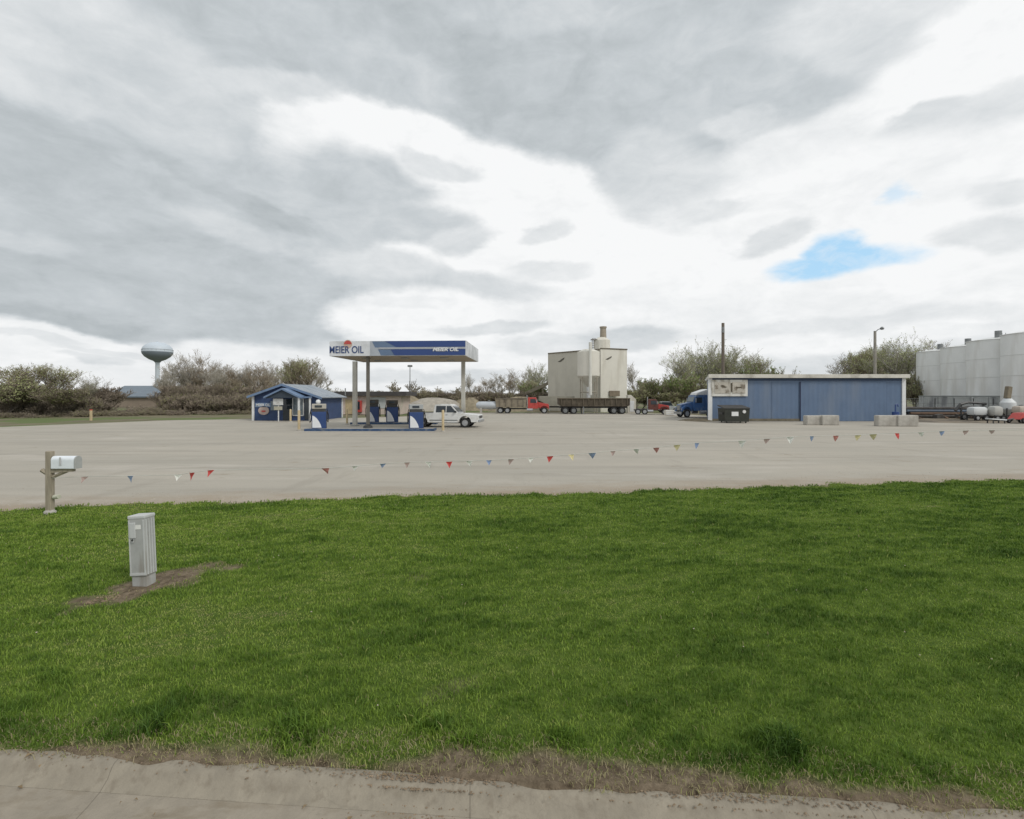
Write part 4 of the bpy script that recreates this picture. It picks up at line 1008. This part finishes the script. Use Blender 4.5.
# dark emblems (winged mark) near the top
def mark(P0,P1,f_,py,wm):
    q=P0.lerp(P1,f_); e_=(P1-P0).normalized(); nrm=Vector((e_.y,-e_.x,0)); z=CAMH+(HOR-py)*(q.y+d0)/F
    pts=[(-.6,-.22),(-.2,-.05),(.1,.12),(.6,.34),(.5,.05),(.15,-.12),(-.1,-.28)]; n=len(pts)
    vs=[q+e_*x*wm+nrm*.05+Vector((0,0,z+zz*wm)) for x,zz in pts]+[q+e_*x*wm+nrm*.015+Vector((0,0,z+zz*wm)) for x,zz in pts]
    B().add(vs,[tuple(range(n)),tuple(range(2*n-1,n-1,-1))]+[(i,n+i,n+(i+1)%n,(i+1)%n) for i in range(n)]).build('wing_mark',mat('mark_grey_brown',(.13,.12,.10),.8,.2,2),t)
aL=math.atan2(Bb.y-A.y,Bb.x-A.x)
mark(A,Bb,.27,360,1.1); mark(Vector((Bb.x+.02,Bb.y-.25,0)),C,.3,358,.9)
B().box(pl(614,75.6).x,pl(614,75.6).y-.4,CAMH+(HOR-393.5)*75/F,1.5,.3,.8).build('control_window',mat('brown_hood',(.22,.18,.13),.8,.2,1),t)
B().box(pl(551,80).x+3.4,pl(551,80).y-1.2,CAMH-.05,7.5,.6,.5,rz=aL).build('lower_ledge',white,t)
# small white slanted shelter at its right end
d=71; t=thing('white_shelter',(gx(631,d),d,0),'narrow white slanted shelter at the right end of the dark trailer','shelter')
B().prism_xz([(-.55,0),(.55,0),(.55,1.9),(-.1,2.5),(-.55,2.5)],-.6,.6).build('shell',creaml,t,bev=.03)
B().box(0,-.63,.95,.6,.04,1.5).build('door',white,t)
# conveyor left of the plant
d=86; t=thing('conveyor',(gx(528,d),d,0),'tan inclined conveyor on posts left of the concrete plant','conveyor')
B().box(1.0,0,3.4,8.5,.8,.5,ry=R(-24)).build('belt_frame',mat('conveyor_tan',(.27,.24,.18),.8,.2,1),t)
for x_,h_ in((-2,2.1),(0,3.0),(2.5,4.0),(4,4.7)):
    B().box(x_,0,h_/2,.3,.5,h_).build('support_post',mat('conveyor_tan',None),t)

# utility pole, street lamp
d=62; t=thing('utility_pole',(gx(723,d),d,0),'tall plain wooden utility pole behind the left end of the shed','utility pole')
ht=CAMH+(HOR-323)*d/F
B().tube((0,0,0),(0,0,ht),.22,.17,n=10).build('pole',mat('pole_wood',(.15,.125,.10),.9,.25,2,stretch=(3,3,.3)),t)
B().tube((-.1,-.25,ht-1.2),(-.1,-.25,ht-.5),.12,n=10).build('insulator',greym,t)
d=62; t=thing('street_lamp',(gx(875,d),d,0),'grey street lamp with a short arm behind the right part of the shed','street lamp')
ht=CAMH+(HOR-331)*d/F
B().tube((0,0,0),(0,0,ht),.2,.15,n=10).build('pole',mat('lamp_pole_grey',(.30,.28,.24),.7,.2,2),t)
B().path([(0,0,ht-.15),(.4,0,ht+.2),(.8,0,ht+.3)],.05).build('arm',greym,t)
B().lathe([(.06,.2),(.2,.08),(.24,0),(.16,-.15),(0,-.18)],14,(.85,0,ht+.32)).build('lamp_head',greym,t)

# ------------------------------------------------------------------ blue shed
d=48.8; x0=gx(708,d); x1=gx(905,d); w=x1-x0; s=d/F
t=thing('metal_shed',((x0+x1)/2,d,0),'long faded blue corrugated metal shed with white roof trim','shed')
zt_=CAMH+(HOR-374)*s; zf=CAMH+(HOR-378.3)*s
shm=mat('faded_blue_siding',(.125,.185,.29),.55,.08,.8,wave=('X',2.6,.03),stain=((.165,.215,.30),.7,.48,.7,(1,1,.25)))
B().prism_xy([(-w/2+.1,0),(w/2-.1,0),(w/2-.1,7),(-w/2+2.6,7)],0,zf).build('wall',shm,t)
b=B(); x_=w/2
b.add([(-x_-.1,-.45,zf+.02),(x_+.15,-.45,zf+.02),(x_+.15,7.3,zf-.1),(-x_+2.5,7.3,zf-.1),(-x_-.1,-.45,zt_-.04),(x_+.15,-.45,zt_-.04),(x_+.15,7.3,zt_-.3),(-x_+2.5,7.3,zt_-.3)],[(0,3,2,1),(4,5,6,7),(0,1,5,4),(1,2,6,5),(2,3,7,6),(3,0,4,7)])
b.build('roof',mat('shed_roof_trim',(.58,.56,.50),.5,.1,1,stain=((.38,.36,.31),1.2,.5,.7,(1,1,1))),t,bev=.02)
B().box(0,-.02,zf-.09,w-.4,.06,.26).build('eave_shadow_band',mat('eave_shadow_navy',(.03,.055,.11),.6,.15,1),t)  # shade under the eave, painted as a navy strip
for x_,w2 in((-w/2+.18,.38),(w/2-.16,.34)): B().box(x_,-.05,zf/2,w2,.1,zf).build('corner_trim',white,t)
xs_=gx(800,d)-(x0+x1)/2
dr=B().box(xs_+4.1,-.04,zf/2-.15,8.2,.06,zf-.35).build('sliding_door',shm,t)
B().box(xs_-.02,-.08,zf/2-.15,.07,.05,zf-.35).build('door_edge',mat('door_edge_navy',(.015,.022,.06),.7,.2,1),dr)
B().box(xs_-7.4 if False else xs_-2.7,-.025,zf/2,.05,.03,zf-.5).build('seam',shm,t)
B().box(0,-.03,.14,w-.8,.05,.22).build('base_board',mat('muddy_base',(.16,.14,.10),.9,.3,2),t)
# white board with weathered marks
bx=gx(729,d)-(x0+x1)/2; bz=CAMH+(HOR-388)*s
bd=B().box(bx,-.1,bz,36*s,.1,16.5*s,bev=.01).build('notice_board',mat('board_white',(.66,.65,.6),.6,.08,2,stain=((.34,.31,.25),1.4,.52,.66,(1,1,.6))),t)
pm=mat('board_panel',(.45,.42,.36),.7,.15,2,stain=((.2,.17,.13),2.5,.5,.62,(1,1,1)))
for dx,ww in((-7,16),(9,13)): B().box(bx+dx*s,-.165,bz+.03,ww*s,.03,11.5*s).build('board_panel',pm,bd)
pts=[(-.35,.1),(-.1,.18),(.1,.05),(.35,0),(.1,-.08),(-.1,.0)]
B().prism_xz([(bx-6*s+x,bz+.1+z) for x,z in pts],-.195,-.183).build('arrow_mark',mat('mark_brown',(.09,.075,.05),.8,.2,2),bd)
B().box(bx+1.8*s,-.19,bz+.05,.16,.02,.85).build('mark_bar',mat('mark_brown',None),bd)
B().box(bx+9*s,-.19,bz+.05,.5,.02,.12).build('mark_bar',mat('mark_brown',None),bd)

# blue drum at the shed's right end
d=47.6; t=thing('drum',(gx(895.5,d),d,0),'dark blue upright drum with a hand pump at the right end of the blue shed','drum')
B().lathe([(.27,0),(.29,.04),(.28,.3),(.3,.33),(.28,.36),(.28,.62),(.3,.65),(.28,.68),(.29,.92),(.25,.94)],18).build('barrel',bluep,t,True)
B().path([(0,0,.9),(0,0,1.6),(.2,0,1.65),(.25,0,1.4)],.05).build('hand_pump',bluep,t)

# dumpster
d=46.2; t=thing('dumpster',(gx(733.5,d),d,0),'black dumpster with white stickers against the blue shed','dumpster')
hw=12.6*d/F; hh_=CAMH-12*d/F
B().prism_xz([(-hw*.92,.12),(hw*.92,.12),(hw,hh_*.93),(-hw,hh_*.93)],-.75,.75).build('bin',mat('dumpster_black',(.022,.025,.018),.5,.4,3),t,bev=.02)
B().add([(-hw,-.8,hh_*.9),(hw,-.8,hh_*.9),(hw,.8,hh_*1.05),(-hw,.8,hh_*1.05),(-hw,-.8,hh_*.96),(hw,-.8,hh_*.96),(hw,.8,hh_*1.12),(-hw,.8,hh_*1.12)],[(0,3,2,1),(4,5,6,7),(0,1,5,4),(1,2,6,5),(2,3,7,6),(3,0,4,7)]).build('lid',darkm,t)
for sx in(-1,1): B().box(sx*(hw+.03),0,hh_*.6,.1,.9,.16).build('fork_pocket',darkm,t)
B().box(-.2,-.775,hh_*.58,.6,.03,.38).build('label_plate',white,t); 
B().tube((.62,-.80,hh_*.72),(.62,-.76,hh_*.72),.15,n=16).build('round_sticker',white,t)
for sx in(-1,1):
    for yy in(-.55,.55): B().tube((sx*hw*.75-.04,yy,.07),(sx*hw*.75+.04,yy,.07),.07,n=10).build('caster',black,t)

# concrete blocks
def block(px,wpx,dd,h,label):
    w_=wpx*dd/F; t=B(); t.box(0,0,h/2,w_,.6,h,bev=.07)
    o=t.build('concrete_block',concrete); o.location=(gx(px,dd),dd,-.01); o.rotation_euler=(0,0,R(random.Random(px).uniform(-4,4)))
    return tag(o,label,'concrete block','concrete blocks in front of the shed')
block(812.6,15.6,42.9,.80,'left block of the concrete pair below the middle of the shed')
block(829,16.6,42.7,.83,'right block of the concrete pair below the middle of the shed')
block(886,19.5,41.2,.88,'left block of the concrete pair at the right end of the shed')
block(906,19.5,41.0,.90,'right block of the concrete pair at the right end of the shed')

# ------------------------------------------------------------------ white tanks and yard on the right
tkm=mat('tank_white',(.80,.81,.80),.55,.06,.5,stain=((.62,.61,.57),.5,.5,.72,(1.2,1.2,.18)))
for i,(x_,y_,lab) in enumerate(((67.7,80,'leftmost and farthest of the tall white storage tanks'),(65.3,72.5,'second tall white tank from the left'),(62.4,65,'third tall white tank from the left, its top a step higher'),(59.8,57.5,'tall white tank cut by the right picture edge'))):
    t=thing('storage_tank',(x_,y_,0),lab,'storage tank',0,'tall white storage tanks at the right')
    h=9.2+(.15 if i>1 else 0)
    B().lathe([(3.6,0),(3.6,h),(3.66,h),(3.66,h+.08),(3.4,h+.12),(0,h+.75)],40).build('shell',tkm,t,True)
    b=B(); 
    for z_ in(2.4,4.7,7.0): b.lathe([(3.605,z_-.03),(3.63,z_-.03),(3.63,z_+.03),(3.605,z_+.03)],40)
    b.build('weld_band',mat('tank_seam',(.66,.67,.65),.6,.1,1),t)
    B().tube((-1.8,-1.2,h+.2),(-1.8,-1.2,h+1.15),.36,n=12).build('roof_vent',greym,t)
    b=B()
    for dx in(-.22,.22): b.tube((-2.6+dx,-2.75,0),(-2.6+dx,-2.75,h+.7),.035,n=5)
    for q_ in range(30): b.tube((-2.82,-2.75,.3+q_*.31),(-2.38,-2.75,.3+q_*.31),.02,n=4)
    b.build('ladder',greym,t)
# containment wall in front of the tanks
cw=mat('containment_wall',(.43,.45,.445),.8,.12,.6,stain=((.20,.21,.22),.6,.48,.66,(1,1,.5)))
a=Vector((gx(920,75),75,0)); c=Vector((56.5,52,0)); dv=(c-a); Lw=dv.length; ang=math.atan2(dv.y,dv.x)
t=thing('containment_wall',a,'long grey containment wall in front of the white tanks','wall',ang)
B().box(Lw/2,0,1.15,Lw,.3,2.3).build('panel',cw,t); B().box(Lw/2,0,2.35,Lw,.4,.12).build('coping',mat('coping_grey',(.26,.28,.28),.8,.1,1),t)
B().box(0.15,3,1.13,.3,5.6,2.26).build('return_wall',cw,t)
b=B()
for i in range(8): b.box(1+i*3,.19,1.15,.25,.12,2.2); 
for i in range(8): b.box(1+i*3,-.19,1.15,.25,.12,2.2)
b.build('pilasters',cw,t)
# wire fence behind the shed's right end
t=thing('wire_fence',(gx(935,62),62,0),'dark wire fence on thin posts in front of the grey containment wall','fence',R(-12))
b=B()
for i in range(26): b.tube((-6,0,.15+i*.0),( -6,0,.15),.01,n=3) if False else None
for i in range(8): b.tube((-6+i*2,0,0),(-6+i*2,0,2.1),.045,n=6)
b.build('posts',darkm,t)
b=B()
for z_ in(.1,.55,1.0,1.5,2.05): b.tube((-6,0,z_),(8,0,z_),.018,n=4)
for i in range(70): b.tube((-6+i*.2,0,.1),(-6+i*.2,0,2.05),.007,n=3,caps=False)
b.build('wires',greym,t)
sheet('yard_dirt', ragged([(34,47.5),(44,44.2),(62,42.7),(90,38.5),(95,80),(50,80),(36,60)],amp=.3,seed=5), -.012, mat('yard_brown',(.20,.165,.12),1,.35,.6,bump=.03,bscale=4,stain=((.10,.085,.065),.5,.48,.6,(1,1,1))))
# steel beams pile
dirt=mat('dark_scrap',(.07,.065,.06),.9,.4,2)
d=56; t=thing('pipe_stack',(gx(945,d),d,0),'low dark stack of pipes on the ground in front of the wall','pipe stack',R(-6))
r=random.Random(9)
pc=[dirt,mat('rust_pipe',(.13,.08,.05),.8,.3,2),mat('blue_grey_pipe',(.10,.13,.17),.7,.2,2)]
for lay in range(4):
    for i in range(6-lay):
        x_=r.uniform(-.4,.4); B().tube((-3.6+x_,(i+lay*.5)*.32,.18+lay*.28),(3.6+x_,(i+lay*.5)*.32+r.uniform(-.05,.05),.18+lay*.28),.15,n=10).build('pipe',pc[(i+lay)%3],t)
d=50; t=thing('scrap_heap',(gx(1000,d+5),d+5,0),'dark brown heap of scrap at the right edge behind the white drums','scrap heap')
for i in range(46):
    x_=r.gauss(-1.5,3.6); B().box(x_,r.gauss(0,.8),r.uniform(.1,1.1)*math.exp(-abs(x_)/4),r.uniform(.3,1.3),r.uniform(.15,.5),r.uniform(.1,.4),rz=r.uniform(0,3),ry=r.uniform(-.5,.5)).build('scrap_piece',pc[1] if i%4==0 else dirt,t)
def nurse(px,dd,w_,h_,zb_,label,m):
    t=thing('liquid_tank',(gx(px,dd),dd,0),label,'tank cart',0,'white liquid tanks on carts')
    B().box(0,0,zb_+h_/2,w_,.95,h_,bev=min(w_,h_)*.28).build('tank',m,t,True)
    B().lathe([(.18,0),(.18,.1),(0,.12)],12,(0,0,zb_+h_)).build('lid',greym,t)
    b=B()
    for x_ in(-1,1):
        for y_ in(-1,1): b.box(x_*w_*.42,y_*.42,zb_/2+.05,.09,.09,zb_+.1)
    b.box(0,-.42,zb_-.03,w_,.08,.1); b.box(0,.42,zb_-.03,w_,.08,.1); b.build('stand',darkm,t)
    for x_ in(-1,1): wheel(t,x_*w_*.3,-.55,.26,.26,.16)
    return t
wt=mat('poly_white',(.62,.64,.64),.4,.08,2)
nurse(977,50.5,1.45,.85,.48,'wide white plastic tank on a dark cart, left of the others',wt)
nurse(995,50,.95,1.0,.42,'squat pale tank between the wide white one and the tall white machine',mat('poly_grey',(.45,.45,.42),.5,.1,2))
nurse(1021,49,1.1,.7,.75,'beige tank at the very right edge above the red machine',mat('poly_beige',(.5,.43,.36),.5,.1,2))
# sprayer boom (dark arch)
d=52; t=thing('sprayer_implement',(gx(972,d),d,0),'dark folded sprayer implement above the wide white tank','farm implement')
B().path([(-1.7,0,.9),(-1.2,0,1.55),(-.4,0,1.75),(.4,0,1.7),(1.4,0,1.6)],.13,6).build('boom',darkm,t)
B().path([(-1.5,0,1.2),(-.6,0,1.35),(1.3,0,1.4)],.07,6).build('boom_arm',darkm,t)
B().path([(-.1,0,1.7),(-.1,0,2.35)],.1,6).build('mast',greym,t)
b=B()
for x_ in(-1.1,1.1): b.box(x_,0,.75,.12,.12,1.5)
b.box(0,0,.4,2.4,.3,.15); b.build('frame',darkm,t)
for x_ in(-1.1,1.1): wheel(t,x_,-.3,.3,.3,.2)
d=50.8; t=thing('grain_machine',(gx(1008,d),d,0),'tall white hopper machine with a brown chute on top near the right edge','farm machine')
B().lathe([(.15,.5),(.62,1.1),(.62,1.75),(.3,2.15)],16).build('hopper',wt,t,True)
B().box(0,0,2.75,.42,.42,1.2,ry=R(8),bev=.04).build('chute',mat('chute_brown',(.2,.17,.12),.8,.3,2),t)
b=B()
for x_ in(-.5,.5):
    for y_ in(-.4,.4): b.box(x_,y_,.6,.09,.09,1.2)
b.box(0,-.4,.5,1.1,.08,.1); b.build('stand',darkm,t)
d=45.5; t=thing('red_implement',(gx(1021,d),d,0),'low red tractor-drawn mower at the right picture edge','farm implement',R(10))
B().prism_xz([(-.85,.35),(.9,.3),(1.2,.65),(.5,.95),(-.3,.9)],-.5,.5).build('deck_cover',redp,t,bev=.05)
B().path([(-.8,0,.4),(-1.6,0,.3)],.06).build('drawbar',darkm,t)
for x_ in(-.5,.8):
    for y_ in(-.6,.6): wheel(t,x_,y_,.24,.24,.16)
d=45.2; t=thing('metal_sheet_rack',(gx(996,d),d,0),'low pale metal rack lying flat on the ground by the red mower','rack')
B().box(0,0,.35,1.3,.7,.1,bev=.02,ry=R(4)).build('sheet',wt,t)
b=B()
for x_ in(-.5,.5):
    for y_ in(-.28,.28): b.box(x_,y_,.16,.07,.07,.32)
b.build('feet',darkm,t)
# parked pale car and white crate between red and blue trucks
d=74; t=thing('parked_car',(gx(667,d),d,0),'small pale grey car between the red and blue trucks','car')
B().prism_xz([(-1.2,.35),(1.3,.35),(1.35,.8),(.75,.95),(-1.2,.95)],-.8,.8).build('body',mat('car_grey',(.35,.37,.38),.35,.1,2),t,bev=.05)
B().prism_xz([(-1.1,.95),(.7,.95),(.3,1.5),(-.9,1.5)],-.7,.7).build('cabin',glass,t,bev=.05)
B().prism_xz([(-.9,1.49),(.32,1.49),(.28,1.56),(-.86,1.56)],-.68,.68).build('roof',mat('car_grey',None),t)
for x_ in(-.75,.85):
    for y_ in(-.75,.75): wheel(t,x_,y_,.3,.3,.2)
d=63; t=thing('white_crate',(gx(670,d),d,0),'low white slatted crate on the ground left of the blue truck','crate')
B().box(0,0,.35,1.2,.9,.6,bev=.02).build('box',creaml,t)
b=B()
for z_ in(.15,.35,.55): b.box(0,-.465,z_,1.2,.03,.12)
b.build('slats',white,t)
# dirt line by shed left, ground shadow put into its dark colour
heap(700,49.5,4.2,.30,'low dirt ridge painted shadow dark at the foot of the blue truck',mat('shadow_dark_dirt',(.12,.10,.065),1,.3,3,bump=.04,bscale=6),7)

# ------------------------------------------------------------------ foreground: mailbox, pedestal, pennants
d=10.75; xm=gx(50,d)
t=thing('mailbox',(xm,d,0),'white metal mailbox on a weathered wooden post at the lawn edge','mailbox')
hp=63*d/F
B().box(0,0,hp/2,.115,.11,hp,bev=.012).build('post',wood,t)
B().box(.22,-.0,CAMH-75.5*d/F,.56,.09,.07,ry=R(-3)).build('arm',wood,t)
B().path([(.06,0,CAMH-82*d/F),(.36,0,CAMH-76*d/F)],.035,6).build('brace',wood,t)
B().path([(-.17,.0,CAMH-75*d/F),(.0,.0,CAMH-80*d/F)],.045,6).build('brace',wood,t)
# round-topped box lying along x, slightly turned
mb=mat('mailbox_white',(.76,.80,.84),.35,.06,4)
zb_=CAMH-73.2*d/F; hb=.26; rb=.085
pf=[(-rb,0),(rb,0)]+[(rb*math.cos(R(a)),hb-rb+rb*math.sin(R(a))) for a in range(0,181,15)]
bx=B().prism_yz([(y,z+zb_) for y,z in pf],.09,.575).build('box',mb,t,bev=.006)
B().prism_yz([(y*1.06,zb_-.004+z*1.03) for y,z in pf],.575,.60).build('door',mat('mailbox_grey',(.38,.39,.38),.5,.12,5),t)
B().box(.30,-.10,zb_+.16,.03,.012,.16).build('flag',mat('faded_flag',(.5,.5,.5),.5,.1,3),bx)
B().tube((.09,.0,.36),(.21,-.02,.37),.045,n=12).build('paper_roll',mat('newspaper',(.5,.5,.4),.9,.2,9),t)
B().lathe([(.12,0),(.11,.05),(.07,.09)],10).build('footing',concrete,t)

d=PED[1]; t=thing('utility_pedestal',(PED[0]+.02,d,0),'grey ribbed utility pedestal leaning slightly left in a patch of bare soil','utility pedestal',R(32),tilt=None)
t.rotation_euler=(R(-1.5),R(-3.6),0); t.scale=(.83,.83,1)
gp=mat('pedestal_grey',(.38,.385,.37),.6,.12,5,stain=((.24,.215,.18),4,.52,.72,(1.5,1.5,.35)))
gp2=mat('pedestal_light',(.50,.51,.50),.55,.08,5)
def rot(b_,a):
    c,s_=math.cos(a),math.sin(a); b_.v=[(x*c-y*s_,x*s_+y*c,z) for x,y,z in b_.v]; return b_
A_=R(-4)
rot(B().box(0,0,.12,.235,.185,.26),A_).build('base_sleeve',gp,t)
rot(B().box(0,0,.54,.265,.215,.74,bev=.01),A_).build('cover',gp,t)
rot(B().box(0,0,.925,.28,.23,.045,bev=.012),A_).build('cap',gp2,t)
b=B()
for k_ in(-.08,-.03,.02,.07): b.box(.139,k_,.54,.016,.018,.70)
rot(b,A_).build('rib',gp2,t)
b=B(); b.box(-.06,-.115,.76,.10,.02,.2,bev=.008); b.box(-.06,-.12,.63,.03,.02,.04); rot(b,A_).build('latch_box',gp2,t)
rot(B().box(0,-.112,.20,.262,.012,.03),A_).build('lip',gp2,t)
B().box(.02,-.1115,.80,.09,.006,.055).build('label_plate',mat('plate_white',(.7,.7,.66),.5,.1,9),t); B().tube((-.06,-.128,.64),(-.06,-.14,.64),.014,n=10).build('lock',darkm,t)
b=B(); b.box(-.118,-.111,.54,.02,.008,.70); b.box(.115,-.111,.54,.02,.008,.70); rot(b,A_).build('door_edge',gp2,t)

# pennant string from the mailbox post across the lawn edge
pc={'r':mat('pennant_red',(.55,.20,.17),.6,.15,4,alpha=.7),'w':mat('pennant_white',(.8,.8,.74),.6,.08,4,alpha=.85),'b':mat('pennant_blue',(.25,.35,.55),.6,.12,4,alpha=.72),
    'y':mat('pennant_yellow',(.72,.64,.36),.6,.12,4,alpha=.75),'p':mat('pennant_pink',(.46,.33,.29),.6,.12,4,alpha=.6),'d':mat('pennant_bright_red',(.55,.07,.06),.6,.12,4)}
FL=[(85,482,'p'),(130,480,'b'),(178,476,'w'),(192,477,'d'),(211,476,'d'),(325,471,'r'),(355,467,'w'),(383,467,'b'),(407,467,'p'),(428,463,'w'),(449,465,'d'),(469,465,'w'),(489,465,'b'),(511,464,'p'),(531,459,'w'),(550,460,'d'),(571,459,'y'),(592,456,'b'),(613,456,'p'),(636,451,'w'),(656,450,'r'),(677,450,'y'),(697,448,'b'),(742,442,'w'),(767,442,'p'),(790,439,'w'),(812,440,'b'),(836,439,'r'),(858,438,'y'),(873,439,'y'),(897,437,'d'),(921,435,'w'),(942,434,'b'),(966,434,'p'),(992,433,'p')]
t=thing('pennant_string',(xm,10.75,0),'faded string of red, white, blue and yellow pennants along the lawn edge','pennant string')
def dl(px): u=(px-512)/F; return 12.05/(1-.136*u)
pts=[(0.05,0,.8)]
def loc(px,py): 
    dd=dl(px); v=wp(px,py,dd); return v-Vector((xm,10.75,0))
ctrl=[(50,478)]+[(p,y-3.5) for p,y,_ in FL]+[(1075,430)]
# smooth the cord
sm=[]
for i,(p,y) in enumerate(ctrl):
    a_=ctrl[max(0,i-2):i+3]; sm.append((p,sum(q[1] for q in a_)/len(a_)))
cp=[loc(p,y) for p,y in sm]; cp[0]=Vector((.06,-.02,CAMH-83*10.75/F))
B().path(cp,.0055,4).build('cord',mat('cord_white',(.55,.55,.5),.8,.1,5),t)
end=cp[-1]
r=random.Random(12)
for i,(p,y,cc) in enumerate(FL):
    c_=cp[i+1]; sz=r.uniform(.07,.095)*(1.0 if cc!='p' else .9); a_=r.uniform(-.5,.5); L2=sz*r.uniform(1.5,2.1); sway=r.uniform(-.05,.05); sy=r.uniform(-.06,.06)
    u=Vector((math.cos(a_),math.sin(a_),0))
    A1=c_-u*sz; A2=c_+u*sz; A3=c_+Vector((sway,sy,-L2)); mid=c_+Vector((sway*.3,sy*.2+.02,-L2*.45))
    m1=A1.lerp(A3,.5)+Vector((0,.015,0)); m2=A2.lerp(A3,.5)-Vector((0,.015,0))
    vs=[A1,A2,m2,mid,m1,A3]; th=Vector((0,.002,0))
    vs2=vs+[v+th for v in vs]
    fs=[(0,1,3),(0,3,4),(1,2,3),(3,2,5),(4,3,5)]; fs+= [tuple(j+6 for j in f[::-1]) for f in fs]
    for e_ in((0,1),(1,2),(2,5),(5,4),(4,0)): fs.append((e_[0],e_[0]+6,e_[1]+6,e_[1]))
    B().add(vs2,fs).build('pennant',pc[cc],t)
e=thing('fence_stake',(xm+end.x,10.75+end.y,0),'thin steel stake holding the right end of the pennant string','stake')
B().tube((0,0,0),(0,0,end.z+.1),.025).build('rod',greym,e); B().tube((0,0,end.z+.1),(0,0,end.z+.14),.04).build('cap',tanp,e)

# a few twigs and leaves fallen on the gutter
b=B(); r=random.Random(8)
lf_=mat('dead_leaf',(.22,.16,.09),.9,.4,9)
for i in range(26):
    x_=r.uniform(-4,4); y_=3.29-.082*x_-r.uniform(0,.5)**1.5; z_=-.07 if (3.29-.082*x_-y_)>.19 else .022; s_=r.uniform(.008,.03); a_=r.uniform(0,6.28)
    b.add([(x_+s_*math.cos(a_),y_+s_*math.sin(a_),z_),(x_-s_*.5*math.sin(a_),y_+s_*.5*math.cos(a_),z_+.012),(x_-s_*math.cos(a_),y_-s_*math.sin(a_),z_+.004),(x_+s_*.5*math.sin(a_),y_-s_*.5*math.cos(a_),z_+.012)],[(0,1,2,3)])
o=b.build('fallen_leaves',lf_); o['kind']='stuff'; o['label']='dry leaves and bits scattered on kerb and gutter'; o['category']='leaves'
# clear helper properties
for o in bpy.data.objects:
    for k_ in('h','w'):
        if k_ in o.keys(): del o[k_]
